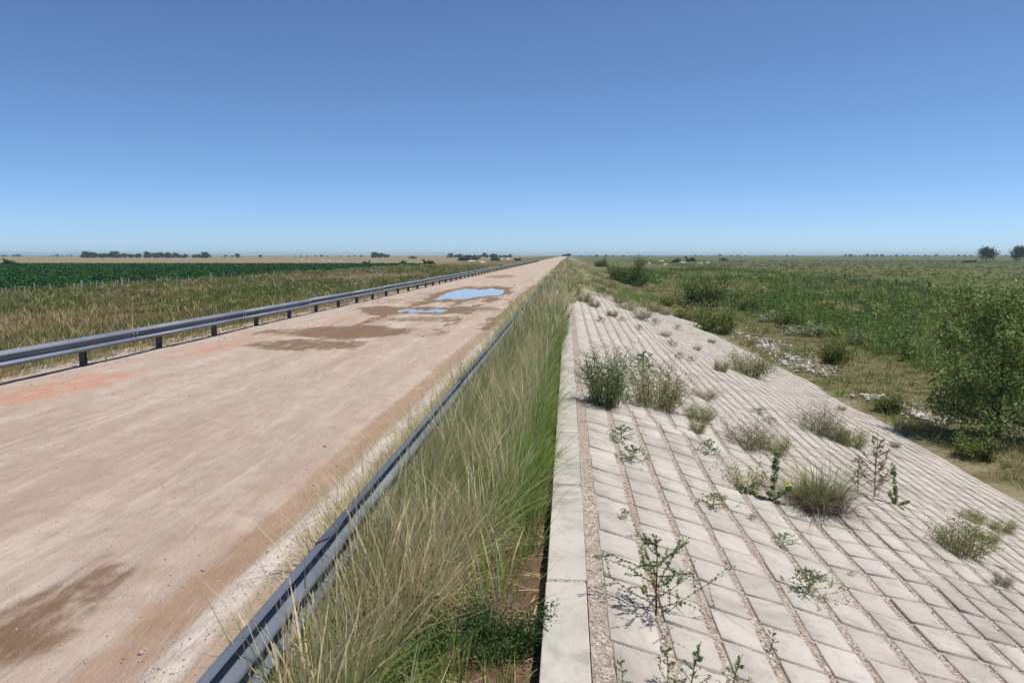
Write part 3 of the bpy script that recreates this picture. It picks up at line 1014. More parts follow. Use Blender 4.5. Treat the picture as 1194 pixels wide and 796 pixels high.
# ------------------------------------------------------------------ crop field behind the left fence
def crop():
    n = 150000
    Y = np.exp(rng.uniform(math.log(100), math.log(505), n))
    X = -(92 + rng.random(n) ** 1.2 * 420)
    X = np.round(X / 0.9) * 0.9 + rng.normal(0, 0.12, n)
    keep = (-X < Y * 1.05 + 30)
    X, Y = X[keep], Y[keep]
    Z = terrain(X, Y) + rng.uniform(0.25, 0.75, len(X))
    return leaves(np.stack([X, Y, Z], -1), 0.24 + Y * 0.0010, 1.4, 0.0)
V, Q, T = crop()
gx_, gy_ = np.linspace(-600, -91, 160), np.concatenate([np.linspace(60, 160, 60), np.linspace(163, 508, 90)])
o = link('crop_field', np_mesh('crop_field', V, Q, MCROP))
tag(o, 'low dark green crop field behind the left fence', 'crop', kind='stuff')
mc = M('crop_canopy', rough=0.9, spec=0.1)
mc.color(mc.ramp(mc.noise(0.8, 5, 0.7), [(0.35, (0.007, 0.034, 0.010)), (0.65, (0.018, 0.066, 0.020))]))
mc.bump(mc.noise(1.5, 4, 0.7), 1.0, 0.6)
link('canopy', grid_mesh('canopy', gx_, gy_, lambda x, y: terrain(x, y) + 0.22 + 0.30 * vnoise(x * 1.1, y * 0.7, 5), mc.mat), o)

# ------------------------------------------------------------------ fences
def fence(label, pts, hs, ws, mat, wires=(0.35, 0.7, 1.05)):
    root = empty('fence', pts[0])
    tag(root, label, 'fence')
    for p, h, w in zip(pts, hs, ws):
        me = boxes_mesh('post', [((0, 0, h / 2 - 0.15), (w, w, h + 0.3))], mat, w * 0.12)
        q = link('post', me, root, tuple(Vector(p) - Vector(pts[0])))
        q.rotation_euler = (R(random.uniform(-3, 3)), R(random.uniform(-3, 3)), random.uniform(0, 1))
    for zz in wires:
        line = [np.array(p) - np.array(pts[0]) + np.array([0, 0, zz]) for p in pts]
        v, q, _ = tube(line, [0.006] * len(line), 4)
        link('wire', np_mesh('wire', v, q, MWIRE), root)
    return root

left_posts = [(7, 341, 1, 0), (18, 342, 1.3, 0), (29, 341, 1.0, 0), (40, 340, 1.3, 0), (58, 339, 1, 0), (78, 337, 1.2, 0), (87, 336.5, 1.2, 0), (95, 336, 1.45, 1), (105, 335.5, 1.3, 0),
              (113, 335, 1.2, 0), (120, 334.5, 1.2, 0), (135, 334, 1.2, 0), (142, 335, 1.5, 1), (150, 333.5, 1.4, 0), (165, 333, 1.1, 0), (183, 332, 1.4, 0), (188, 331.5, 1.3, 0),
              (194, 331, 1.2, 0), (206, 330, 1.1, 0), (220, 329, 1.2, 0), (246, 327.5, 1.6, 1), (270, 325.5, 1.2, 0), (295, 323, 1.4, 0), (320, 320.5, 1.4, 0), (345, 318.5, 1.4, 0)]
pts = []
for px, py, h, b in left_posts:
    d = ray(px, py)
    t = -86.0 / d.x
    pts.append((-86.0, d.y * t, float(terrain(-86.0, d.y * t))))
fence('fence of thin pale posts along the near edge of the dark green crop', pts, [q[2] + 0.1 for q in left_posts], [0.16 + 0.14 * q[3] for q in left_posts], MWOODP)
rp = [(985, 323), (1013, 326), (1045, 330.5), (1083, 335.5), (1126, 342), (1183, 350), (1262, 360)]
pts = [ter(on_plane(px, py + 6, FZ))[:] for px, py in rp]
fence('fence of sparse dark posts along the far side of the reeds', pts, [1.7, 1.7, 1.7, 1.7, 1.75, 1.9, 1.8], [0.2] * 7, MDARKP, (0.5, 0.9, 1.3))

# ------------------------------------------------------------------ stones
RK = [rock_verts(i) for i in range(6)]
RKM = []
for v, f in RK:
    RKM.append(np_mesh('stone', v, f, MSTONE))
def rubble(centres, n, label, group, smin=0.10, smax=0.24):
    for i in range(n):
        c = centres[i % len(centres)]
        px, py = c[0] + random.gauss(0, c[2]), c[1] + random.gauss(0, c[3])
        p = ter(on_plane(px, py, FZ + 0.05))
        s = random.uniform(smin, smax)
        o = link('stone', RKM[random.randrange(6)])
        o.location = (p.x, p.y, p.z + s * 0.32)
        o.rotation_euler = (random.uniform(-.5, .5), random.uniform(-.5, .5), random.uniform(0, 6.28))
        o.scale = (s, s * random.uniform(.8, 1.1), s * random.uniform(.7, 1.1))
        tag(o, label, 'stone', group)
PATCH = [[(900, 408, 11, 4.5), (920, 417, 13, 6), (940, 425, 14, 6), (958, 431, 11, 4), (893, 401, 8, 3)], [(865, 390, 9, 3), (885, 396, 9, 3), (852, 387, 6, 2)],
         [(1020, 465, 9, 2.5), (1045, 474, 11, 4), (1070, 485, 13, 4), (1095, 489, 11, 3)]]
rubble(PATCH[0], 150, 'pale broken stone in the middle rubble patch at the foot of the paved slope', 'stones of the middle rubble patch', 0.07, 0.17)
rubble(PATCH[1], 50, 'pale broken stone in the far rubble patch beside a green bush at the slope foot', 'stones of the far rubble patch', 0.07, 0.17)
rubble(PATCH[2], 100, 'pale broken stone in the near rubble patch by the tree shadow', 'stones of the near rubble patch', 0.06, 0.15)

def heap_mesh(seed):
    v, f = rock_verts(seed, 3)
    v = v.copy()
    v[:, 2] = np.maximum(v[:, 2], -0.1) * (0.8 + 0.4 * vnoise(v[:, 0] * 3 + 9, v[:, 1] * 3 + 9, seed))
    return np_mesh('heap', v, f, MSTONE, smooth=False)
HM = [heap_mesh(60 + i) for i in range(3)]
heaps = [(352, 303.5, 4, 1.5), (360, 305, 5, 2), (376, 304, 3, 2), (384, 304.5, 4, 1.5), (396, 305.5, 6, 2), (550, 304.8, 9, 2.5), (562, 306, 10, 3), (584, 302.8, 6, 2), (594, 303, 8, 3),
         (757, 307.3, 4, 3), (770, 304.5, 9, 2), (777, 308.8, 8, 1.8), (795, 306, 12, 1.8), (815, 307, 10, 1.8), (826, 306.5, 6, 1.5)]
for i, (px, py, w, h) in enumerate(heaps):
    p = ter(on_plane(px, py, FZ)); k = 1 / scale_at(p)
    o = link('soil_heap', HM[i % 3])
    o.location = p
    o.scale = (w * k * 0.5, w * k * 0.6, h * k * 0.9)
    side = 'right plain near the pair of bushes' if px > 700 else ('left plain behind the guardrail bushes' if px > 500 else 'left plain beyond the crop')
    tag(o, 'low pale heap of soil and stones on the ' + side, 'heap', 'pale heaps on the ' + side)

# loose gravel on road and shoulders
def scatter_rocks(name, P, S, mat, label):
    parts = []
    v0, f0 = [rock_verts(100 + i, 1) for i in range(1)][0]
    N = len(P)
    a = rng.uniform(0, 6.28, N)
    ca, sa = np.cos(a)[:, None], np.sin(a)[:, None]
    jig = rng.uniform(0.7, 1.3, (N, 3))
    vv = v0[None] * jig[:, None, :]
    X = vv[..., 0] * ca - vv[..., 1] * sa
    Y = vv[..., 0] * sa + vv[..., 1] * ca
    V = np.stack([X, Y, vv[..., 2]], -1) * S[:, None, None] + P[:, None, :]
    F = (f0[None] + (np.arange(N) * len(v0))[:, None, None]).reshape(-1, 3)
    o = link(name, np_mesh(name, V, F, mat))
    return tag(o, label, 'gravel', kind='stuff')
n = 5200
Y = np.exp(rng.uniform(math.log(3.5), math.log(60), n)); X = rng.uniform(-11.5, -1.9, n)
lane = rng.random(n)
X = np.where(lane < 0.35, rng.normal(-2.5, 0.3, n), X)
X = np.where(lane > 0.72, rng.normal(-11.7, 0.5, n), X)
S = rng.uniform(0.004, 0.013, n) * (1 + Y * 0.02); S = np.where(rng.random(n) < 0.03, S * 2.4, S)
P = np.stack([X, Y, road_z(X, Y) + S * 0.2], -1)
scatter_rocks('road_gravel', P, S, MPEB, 'small loose stones scattered over the dirt road')
n = 1700
rp_ = []
for _ in range(n):
    c = random.choice(PATCH[0] + PATCH[0] + PATCH[1] + PATCH[2])
    q = ter(on_plane(c[0] + random.gauss(0, c[2] * 1.15), c[1] + random.gauss(0, c[3] * 1.15), FZ))
    rp_.append(q[:])
scatter_rocks('rubble', np.array(rp_) + np.array([0, 0, 0.02]), rng.uniform(0.03, 0.08, n), MSTONE, 'small broken stones filling the rubble patches at the slope foot')
n = 5000
Y = np.exp(rng.uniform(math.log(3.2), math.log(40), n))
ci = rng.integers(0, 12, n)
X = np.where(ci == 0, rng.uniform(0.19, 0.33, n), np.array(JOINTS)[np.maximum(ci - 1, 0)] + rng.uniform(-0.04, 0.04, n))
S = rng.uniform(0.005, 0.013, n) * (1 + Y * 0.015)
P = np.stack([X, Y, bed_z(X, Y) + S * 0.3], -1)
scatter_rocks('joint_gravel', P, S, MPEB, 'gravel lying in the long joints of the slope paving')

# ------------------------------------------------------------------ GRASS (nobody could count it)
PB = (0.9, 1.0, 0.75, 0.10)                       # leaf
PS = (0.35, 0.3, 0.28, 0.9, 0.75, 0.15)           # stalk with a seed head
def tufts(C, zf, n_per, hmin, hmax, spread, wd, tint, tj=0.15, lean=0.35, curve=0.5, prof=PB, wind=(0.12, 0.0)):
    """C: tuft centres (x,y); each array value may vary per tuft"""
    N = len(C)
    npf = np.maximum(1, np.broadcast_to(n_per, (N,)).astype(int))
    idx = np.repeat(np.arange(N), npf)
    n = len(idx)
    a = rng.uniform(0, 2 * math.pi, n)
    r = np.sqrt(rng.random(n)) * np.broadcast_to(spread, (N,))[idx]
    X, Y = C[idx, 0] + np.cos(a) * r, C[idx, 1] + np.sin(a) * r
    Z = zf(X, Y) - 0.02
    h = rng.uniform(0.45, 1.0, n) ** 0.8 * np.broadcast_to(rng.uniform(hmin, hmax, N), (N,))[idx]
    w = np.broadcast_to(wd, (N,))[idx] * rng.uniform(0.7, 1.4, n)
    le = rng.normal(lean * 0.5, lean * 0.5, n)
    cu = np.abs(rng.normal(curve * 0.6, curve * 0.5, n))
    az = a + rng.normal(0, 0.5, n)
    ti = np.clip(np.broadcast_to(tint, (N,))[idx] + rng.normal(0, tj, n), 0, 1)
    v, q, t = blades(np.stack([X, Y, Z], -1), h, w, az, le, cu, ti, prof)
    s = (v[:, 2] - v[:, 2].min()) * 0
    return v, q, t

def logy(a, b, n): return np.exp(rng.uniform(math.log(a), math.log(b), n))

# tall grass on the verge
parts = []
n = 2500
Y = logy(3.4, 26, n); X = -0.30 - rng.random(n) ** 1.0 * 1.42
edge_ = -1.36 + np.clip(Y - 5.2, 0, 9) * 0.235
bare = sstep(edge_, edge_ + 0.16, X) * (1 - sstep(8.4, 9.6, Y))
clump = fbm(X * 2.6, Y * 1.5, 203, 3)
keep = rng.random(n) > np.maximum(bare * 0.98, 0.92 * sstep(0.53, 0.43, clump))
X, Y = X[keep], Y[keep]
green = fbm(X * 1.1, Y * 0.5, 201, 4)
tint = np.clip(0.55 + (green - 0.45) * 2.4 + 0.38 * sstep(-1.0, -0.5, X) * sstep(6.5, 10, Y), 0, 1)
hm = 0.72 - 0.25 * sstep(-0.9, -0.35, X)
C = np.stack([X, Y], -1)
parts.append(tufts(C, verge_z, 22, 0.42 + 0.0 * X, 0.95, 0.11, 0.0044 + Y * 0.00020, tint, 0.22, 0.40, 0.6))
m_ = rng.random(len(C)) < 0.55
parts.append(tufts(C[m_ & (X < -0.5)], verge_z, 6, 0.85, 1.35, 0.12, 0.0045 + 0.008 * rng.random((m_ & (X < -0.5)).sum()), 0.02, 0.08, 0.22, 0.30, PS))
# far verge
n = 2900
Y = logy(24, 420, n); X = rng.uniform(-2.0, 0.25, n)
X = np.where((Y < 46) & (X > -0.3), rng.uniform(-1.7, -0.35, n), X)
C = np.stack([X, Y], -1)
g = fbm(X * 0.6, Y * 0.15, 205, 3)
parts.append(tufts(C, lambda x, y: verge_z(x, y) + 0.05, 16, 0.5, 1.15, 0.30, 0.006 + Y * 0.0006, np.clip(0.32 + (g - .45) * 2.0, 0, 1), 0.22, 0.3, 0.5))
n9 = 1300
X9 = rng.uniform(-1.66, -1.38, n9); Y9 = logy(5.2, 46, n9)
kk = rng.random(n9) < 0.25 + 0.75 * sstep(5.5, 8.5, Y9)
X9, Y9 = X9[kk], Y9[kk]
n9 = len(X9)
parts.append(tufts(np.stack([X9, Y9], -1), verge_z, 16, 0.75 + 0.2 * sstep(6, 9, Y9), 1.25, 0.10, 0.0042 + Y9 * 0.0002, np.clip(rng.normal(.42, .26, n9), 0, 1), 0.2, 0.32, 0.5))
parts.append(tufts(C[::2], verge_z, 4, 0.9, 1.35, 0.25, 0.010 + Y[::2] * 0.0006, 0.03, 0.08, 0.25, 0.35, PS))
# grass leaning over the rail and growing out on the road side
n = 620
Y = logy(6.5, 120, n); X = rng.normal(-1.95, 0.12, n)
parts.append(tufts(np.stack([X, Y], -1), lambda x, y: road_z(x, y) - 0.02, 10, 0.5 + 0 * Y, 1.1, 0.12, 0.004 + Y * 0.0004, 0.12, 0.14, 0.30, 0.4))
# lime green swathe close to the kerb
n = 300
Y = rng.uniform(8.6, 16, n); X = rng.normal(-0.66, 0.20, n).clip(-1.1, -0.36)
kk = rng.random(n) < sstep(0.38, 0.58, fbm(X * 1.2, Y * 0.5, 209, 2)) + 0.2
C = np.stack([X, Y], -1)[kk]
parts.append(tufts(C, verge_z, 16, 0.30, 0.66, 0.12, 0.0095, np.clip(rng.normal(0.86, .14, len(C)), 0, 1), 0.12, 0.65, 1.0))
C2 = np.array([(-1.25, 5.3), (-1.05, 5.2), (-0.9, 5.35), (-1.1, 5.0), (-1.3, 4.9), (-0.75, 5.15), (-0.95, 6.0), (-1.1, 6.3), (-0.8, 8.0), (-0.7, 8.3), (-0.62, 6.7), (-0.75, 6.4), (-0.52, 7.0), (-0.68, 7.1), (-0.95, 5.0), (-0.4, 5.05), (-0.85, 4.7), (-1.1, 4.6), (-0.33, 7.6), (-0.36, 8.3)])
parts.append(tufts(C2, verge_z, 34, 0.3, 0.5, 0.10, 0.0075, 0.88, 0.08, 0.35, 0.5))
V, Q, T = join(parts)
tag(link('tall_grass', np_mesh('tall_grass', V, Q, MGRASS, dict(tint=T))), 'tall half dry grass along the verge beside the kerb', 'grass', kind='stuff')

# dead litter on the bare soil
n = 520
Y = logy(3.6, 11, n); X = rng.uniform(-1.3, -0.2, n)
v, q, t = blades(np.stack([X, Y, verge_z(X, Y) + 0.015], -1), rng.uniform(0.08, 0.3, n), rng.uniform(.003, .006, n), rng.uniform(0, 6.28, n), rng.uniform(1.5, 5, n), np.zeros(n), np.clip(rng.normal(0.08, 0.1, n), 0, 1), PB)
z0 = v[:, 2].copy()
v[:, 2] = verge_z(v[:, 0], v[:, 1]) + 0.012 + (np.arange(len(v)) % 7) * 0.003
tag(link('dry_litter', np_mesh('dry_litter', v, q, MGRASS, dict(tint=t))), 'dead grass stalks lying on the bare verge soil', 'litter', kind='stuff')

# left bank and meadow
parts = []
n = 5200
Y = logy(11, 330, n); X = -13.1 - rng.random(n) ** 1.6 * 14
C = np.stack([X, Y], -1); C = C[rng.random(n) > 0.55 * (X > -13.9)]
g = fbm(C[:, 0] * .25, C[:, 1] * .1, 221, 3)
parts.append(tufts(C, terrain, 14, 0.35, 0.95, 0.4, 0.007 + C[:, 1] * 0.00035, np.clip(0.58 + (g - .45) * 2.6, 0, 1), 0.22, 0.35, 0.55))
m_ = rng.random(len(C)) < 0.28
parts.append(tufts(C[m_], terrain, 7, 0.8, 1.4, 0.3, 0.012 + C[m_][:, 1] * 0.0003, 0.05, 0.08, 0.3, 0.5, PS))
n = 420
Y = logy(11, 60, n); X = rng.normal(-12.9, 0.3, n)
parts.append(tufts(np.stack([X, Y], -1), lambda x, y: np.maximum(road_z(x, y), terrain(x, y)), 9, 0.08, 0.3, 0.14, 0.006 + Y * 0.0003, np.clip(rng.normal(.5, .3, n), 0, 1), 0.15, 0.6, 0.7))
n = 17000
Y = logy(28, 450, n); X = -24 - rng.random(n) * 68
keep = -X < Y * 1.0 + 12
C = np.stack([X, Y], -1)[keep]
g = fbm(C[:, 0] * .06, C[:, 1] * .03, 225, 4)
parts.append(tufts(C, terrain, 10, 0.35, 0.9, 0.9, 0.012 + C[:, 1] * 0.0007, np.clip(0.68 + 0.30 * sstep(72, 82, -C[:, 0]) + 0.16 * sstep(38, 28, -C[:, 0]) + (g - .47) * 1.9, 0, 1), 0.13, 0.3, 0.45))
m_ = rng.random(len(C)) < 0.10
parts.append(tufts(C[m_], terrain, 6, 0.9, 1.5, 0.35, 0.015 + C[m_][:, 1] * 0.0004, 0.08, 0.08, 0.3, 0.5, PS))
V, Q, T = join(parts)
tag(link('meadow_grass', np_mesh('meadow_grass', V, Q, MLEFT, dict(tint=T))), 'brown and green tall grass covering the bank left of the road', 'grass', kind='stuff')

# grass on the far part of the right bank
n = 4200
Y = logy(58, 420, n); X = rng.uniform(0.2, 12.5, n)
p_ = sstep(60, 95, Y + (fbm(X * .4, Y * .06, 231, 3) - .5) * 60)
C = np.stack([X, Y], -1)[rng.random(n) < p_ + 0.03]
parts = [tufts(C, terrain, 9, 0.25, 0.7, 0.5, 0.012 + C[:, 1] * 0.0006, np.clip(0.25 + (fbm(C[:, 0] * .3, C[:, 1] * .05, 233, 3) - .45) * 2, 0, 1), 0.15)]
V, Q, T = join(parts)
tag(link('bank_grass', np_mesh('bank_grass', V, Q, MGRASS, dict(tint=T))), 'straw coloured grass over the far part of the right bank', 'grass', kind='stuff')

# short grass along the toe
parts = []
n = 14000
Y = logy(9, 160, n); X = TOE_X + 0.05 + rng.random(n) * 9.5
C = np.stack([X, Y], -1)
g = fbm(X * .3, Y * .2, 241, 3)
parts.append(tufts(C, terrain, 8, 0.06, 0.24, 0.22, 0.007 + Y * 0.0004, np.clip(0.40 + (g - .45) * 2.2, 0, 1), 0.16, 0.5, 0.6))
n = 330
Y = logy(9, 70, n); X = TOE_X + rng.random(n) ** 1.5 * 7
parts.append(tufts(np.stack([X, Y], -1), terrain, 16, 0.3, 0.75, 0.16, 0.010 + Y * 0.0003, np.clip(rng.normal(0.75, .2, n), 0, 1), 0.1, 0.45, 0.7))
V, Q, T = join(parts)
tag(link('toe_grass', np_mesh('toe_grass', V, Q, MSHORT, dict(tint=T))), 'short olive grass along the foot of the paved slope', 'grass', kind='stuff')

# reeds and tall weeds in the wet strip
parts = []
n = 13500
Y = logy(14, 330, n); X = 18.0 + rng.random(n) * 46
wob = (fbm(X * 0.08, Y * 0.05, 251, 3) - .5) * 9
keep = (X > 19.5 + wob * 0.8 - 3 * sstep(50, 140, Y)) & (X < 62 + wob)
C = np.stack([X, Y], -1)[keep]
X, Y = C[:, 0], C[:, 1]
g = fbm(X * .12, Y * .07, 253, 4)
band = sstep(36, 50, X)
tint = np.clip(0.50 + (g - .45) * 3.2 + 0.25 * band, 0, 1)
hh = fbm(X * .15, Y * .12, 257, 2)
parts.append(tufts(C, terrain, 12, 0.4, 1.2, 0.7, 0.012 + Y * 0.0006, tint, 0.2, 0.35, 0.5))
m_ = rng.random(len(C)) < 0.30 + 0.4 * band
parts.append(tufts(C[m_], terrain, 10, 1.0, 1.9, 0.6, 0.016 + Y[m_] * 0.0006, np.clip(tint[m_] + .12, 0, 1), 0.14, 0.25, 0.35))
nm_ = 1500
mY = logy(16, 260, nm_); mX = 19 + rng.random(nm_) ** 1.3 * 40
mt = np.clip(0.45 + (fbm(mX * .15, mY * .1, 259, 3) - .45) * 3.0, 0, 1)
mr = rng.uniform(0.4, 1.1, nm_); mh = rng.uniform(0.5, 1.5, nm_)
ii = np.repeat(np.arange(nm_), 90)
dd = rng.normal(size=(len(ii), 3)); dd /= np.linalg.norm(dd, axis=1, keepdims=True); dd *= rng.random((len(ii), 1)) ** .4
lp_ = np.stack([mX[ii] + dd[:, 0] * mr[ii], mY[ii] + dd[:, 1] * mr[ii], terrain(mX[ii], mY[ii]) + mh[ii] * (.5 + .5 * dd[:, 2])], -1)
v, q, t = leaves(lp_, 0.07 + mY[ii] * 0.0008, 2.2)
parts.append((v, q, np.clip(np.repeat(mt[ii], 4) + (t - .5) * .4, 0, 1)))
V, Q, T = join(parts)
tag(link('reeds', np_mesh('reeds', V, Q, MREED, dict(tint=T))), 'dense dark green reeds and tall weeds in the wet strip', 'reeds', kind='stuff')

# rough pasture beyond the reeds
n = 9000
Y = logy(50, 900, n); X = 58 + rng.random(n) ** 1.5 * 500
keep = X < Y * 0.75 + 30
C = np.stack([X, Y], -1)[keep]
g = fbm(C[:, 0] * .006, C[:, 1] * .022, 261, 4)
v, q, t = tufts(C, terrain, 5, 0.3, 0.75, 1.2, 0.05 + C[:, 1] * 0.0013, np.clip(0.74 + (g - .46) * 4.0, 0, 1), 0.12, 0.3, 0.4)
tag(link('pasture_grass', np_mesh('pasture_grass', v, q, MSHORT, dict(tint=t))), 'olive and tan pasture grass beyond the reeds', 'grass', kind='stuff')

# ------------------------------------------------------------------ single plants
def sprig_mesh(h, w, nbr, nleaf, leaf, mat, stem, up=0.45, lo=0.08):
    """one upright stem with side branches set with tiny leaves"""
    mp, mr = limb((0, 0, -0.04), (0, 0, 1), h, 0.008 * h / 0.6, 8, 0, 0.08)
    wood = [tube(mp, mr, 5)]
    cl = [mp[i] for i in range(3, 9)]
    for i in range(nbr):
        f = lo + (0.92 - lo) * (i + .5) / nbr
        j = int(f * 8)
        az = i * 2.4 + rng.uniform(-.4, .4)
        L = w * 0.55 * (1.15 - f) * rng.uniform(.75, 1.2)
        bp, br = limb(mp[j], (math.cos(az), math.sin(az), up), L, 0.0038 * h / .6, 6, -0.01, 0.22)
        wood.append(tube(bp, br, 4))
        cl += list(bp[1:]) + list((bp[1:] + bp[:-1]) / 2)
        for t in range(3):
            q = bp[rng.integers(2, 6)]
            wp, wr = limb(q, rng.normal(0, .8, 3) + np.array([math.cos(az), math.sin(az), .5]), L * .35, 0.0022 * h / .6, 3, 0, .2)
            wood.append(tube(wp, wr, 3)); cl += list(wp[1:]) + list((wp[1:] + wp[:-1]) / 2)
    cl = np.array(cl)
    pts = cl[rng.integers(0, len(cl), nleaf)] + rng.normal(0, leaf * .5, (nleaf, 3))
    v, q, t = leaves(pts, leaf)
    wv, wq, _ = join(wood)
    return np_mesh('stems', wv, wq, stem), np_mesh('foliage', v, q, mat)

def spike_mesh(h, mat=MWEED):
    """upright stalk densely set with leaves, three side shoots at the foot"""
    wood, P, D = [], [], []
    for (d, L, n) in (((0.12, 0.05, 1), h, 90), ((-0.9, 0.1, 0.38), h * .62, 42), ((0.8, -0.1, 0.55), h * .5, 34)):
        p, r = limb((0, 0, -.03), d, L, 0.007, 8, -0.01, 0.06)
        wood.append(tube(p, r, 5))
        s = np.sort(rng.uniform(0.1, 1, n)) * 8
        j = np.minimum(s.astype(int), 7)
        q = p[j] + (p[j + 1] - p[j]) * (s - j)[:, None]
        a = np.arange(n) * 2.4
        o = np.stack([np.cos(a), np.sin(a), np.full(n, .35)], -1)
        P.append(q + o * 0.028); D.append(o)
    v, q, t = leaves(np.concatenate(P), 0.036, 2.0, dirs=np.concatenate(D))
    wv, wq, _ = join(wood)
    return np_mesh('stems', wv, wq, MSTEM), np_mesh('foliage', v, q, mat)

def flower_mesh(pts, r=0.024):
    parts = []
    for p in pts:
        a = np.arange(8) / 8 * 2 * math.pi
        d = np.stack([np.cos(a), np.sin(a), np.full(8, .35)], -1)
        v, q, t = leaves(np.array(p)[None] + d * r * .6, r * .6, 2.2, 0.8, d)
        parts.append((v, q, t))
    v, q, t = join(parts)
    return np_mesh('flowers', v, q, MYEL)

def tussock_meshes(h, w, n, tint, mat, skirt=0, bl=0.008):
    C = np.zeros((n // 12, 2)); C += rng.normal(0, w * .17, C.shape)
    v, q, t = tufts(C, lambda x, y: 0 * x, 12, h * .4, h * 1.1, w * .08, bl, np.clip(rng.normal(tint, .25, len(C)), 0, 1), .2, .9, .9)
    out = [('leaves', np_mesh('leaves', v, q, mat, dict(tint=t)))]
    if skirt:
        C = np.zeros((skirt // 10, 2)); C += rng.normal(0, w * .19, C.shape)
        v, q, t = tufts(C, lambda x, y: 0 * x, 10, h * .35, h * .75, w * .12, bl * .9, 0.25, .25, 1.2, 1.3)
        out.append(('dead_skirt', np_mesh('dead_skirt', v, q, MDEAD, dict(tint=t))))
    return out
MDEAD = leaf_mat('dead_blade', [(0.0, (0.165, 0.125, 0.09)), (0.4, (0.28, 0.225, 0.165)), (1.0, (0.12, 0.09, 0.06))], trans=0.15)

def plant(name, label, cat, px, py, hpx, meshes, href, rz=None, wide=1.0, group='weeds growing in the slope joints', where=on_slope):
    p = where(px, py)
    k = hpx / scale_at(p) / href
    root = empty(name, p, random.uniform(0, 6.28) if rz is None else rz, (k * wide, k * wide, k))
    tag(root, label, cat, group)
    for nm, me in meshes: link(nm, me, root)
    return root
def two(ms): return [('stems', ms[0]), ('foliage', ms[1])]

on_field = lambda px, py: ter(on_plane(px, py, FZ))
on_verge = lambda px, py: Vector((*on_plane(px, py, -0.13)[:2], -0.14))

BIGW = two(make_bush_mesh(0.9, 0.80, 64, 8500, 0.014, MWEED, MSTEM, 1.4))
BROWNW = two(make_bush_mesh(0.7, 0.95, 70, 8000, 0.012, MWEEDO, MDRYST, 1.3))
plant('weed', 'tall bushy green weed, the largest plant on the paved slope, by the kerb', 'weed', 708, 472, 70, BIGW, 0.92, 0.2, 0.92)
plant('weed', 'feathery olive brown weed growing right beside the largest green weed', 'weed', 765, 473, 56, BROWNW, 0.7, 0.5, 1.0)
SPRIG = two(sprig_mesh(0.62, 1.0, 18, 3000, 0.0095, MWEED, MSTEMR))
plant('weed', 'open branched weed with reddish stem, nearest plant beside the kerb', 'weed', 765, 714, 100, SPRIG, 0.62, 0.6, 1.05)
LOWG = two(sprig_mesh(0.30, 0.62, 18, 1600, 0.010, MWEED, MSTEM, 0.3, 0.02))
SHOOT = two(sprig_mesh(0.45, 0.30, 9, 420, 0.011, MWEED, MSTEM, 0.8))
plant('weed', 'thin green shoot at the bottom edge of the photo, left of its neighbours', 'weed', 778, 800, 62, SHOOT, .45)
plant('weed', 'thin green shoot at the bottom edge, taller middle one of three', 'weed', 806, 806, 72, SHOOT, .45)
plant('weed', 'thin green shoot at the bottom edge, right one of three', 'weed', 855, 803, 50, SHOOT, .45, wide=1.3)
plant('weed', 'small sprig in the wide gravel strip at the bottom edge', 'weed', 725, 800, 42, SHOOT, .45)
plant('weed', 'sprawling dark green weed alone on the near blocks', 'weed', 943, 692, 36, LOWG, .30, 0.4, 1.1)
plant('weed', 'tiny two stemmed seedling left of the sprawling dark weed', 'weed', 899, 757, 28, SHOOT, .45, wide=1.4)
plant('weed', 'flat green weed between the kerb and the big green weed', 'weed', 737, 538, 24, LOWG, .30, 0.9, 1.0)
plant('weed', 'small sage green weed just above the flat green weed', 'weed', 724, 515, 24, LOWG, .30, 2.0, .9)
plant('weed', 'low grassy green weed straddling two joints near the flowers', 'weed', 832, 592, 22, LOWG, .30, 1.2, 1.25)
plant('weed', 'small pale yellowish weed right of the low grassy one', 'weed', 877, 606, 9, LOWG, .30, 0, 1.3)
plant('weed', 'little rounded green weed above the sprawling dark weed', 'weed', 913, 636, 19, LOWG, .30, 2.2, 1.0)
plant('weed', 'tiny sprig in a joint below the branched reddish weed', 'weed', 728, 606, 17, LOWG, .30, .4, .7)
plant('weed', 'tiny grass sprig in the joint right of the sprawling weed', 'weed', 992, 671, 6, LOWG, .30)
SPIKE = two(spike_mesh(0.62))
sp = plant('weed', 'upright leafy spike weed with two side shoots and yellow flowers', 'weed', 897, 582, 62, SPIKE, 0.62, 0.0, 1.0)
link('flowers', flower_mesh([(0.235, -.03, .185), (0.20, .02, .20), (0.26, 0.0, .16), (0.19, -.03, .17)]), sp)
YFW = two(make_bush_mesh(0.42, .55, 26, 700, 0.018, MWEEDO, MDRYST, 1.0))
yf = plant('weed', 'thin feathery weed with a yellow flower left of the spike weed', 'weed', 868, 567, 34, YFW, .42)
link('flowers', flower_mesh([(0.06, -.14, .20), (-.1, -.1, .2), (-.14, -.1, .17)], .028), yf)
TUS = tussock_meshes(0.62, 0.72, 420, 0.68, MGRASS, 1300, 0.006)
plant('grass_tussock', 'big grass tussock with a skirt of dead leaves in the middle of the slope', 'grass tussock', 953, 590, 66, TUS, 0.54, 0, .85)
DRYW = two(sprig_mesh(0.85, 0.75, 18, 1500, 0.013, MWEEDG, MDRYST, 0.7))
plant('weed', 'tall dry brown weed right of the big tussock', 'weed', 1020, 579, 82, DRYW, .85, 0, .8)
plant('weed', 'shorter dry weed leaning between tussock and tall dry weed', 'weed', 1000, 572, 46, DRYW, .85, 1.3, 1.1)
s2 = plant('weed', 'slender green stalk with yellow flowers beside the tall dry weed', 'weed', 1045, 588, 50, two(spike_mesh(.6)), .6, 2.0, .7)
link('flowers', flower_mesh([(0.03, .03, .32), (0.06, -.02, .26), (-.02, .0, .4), (.26, -.02, .30)]), s2)
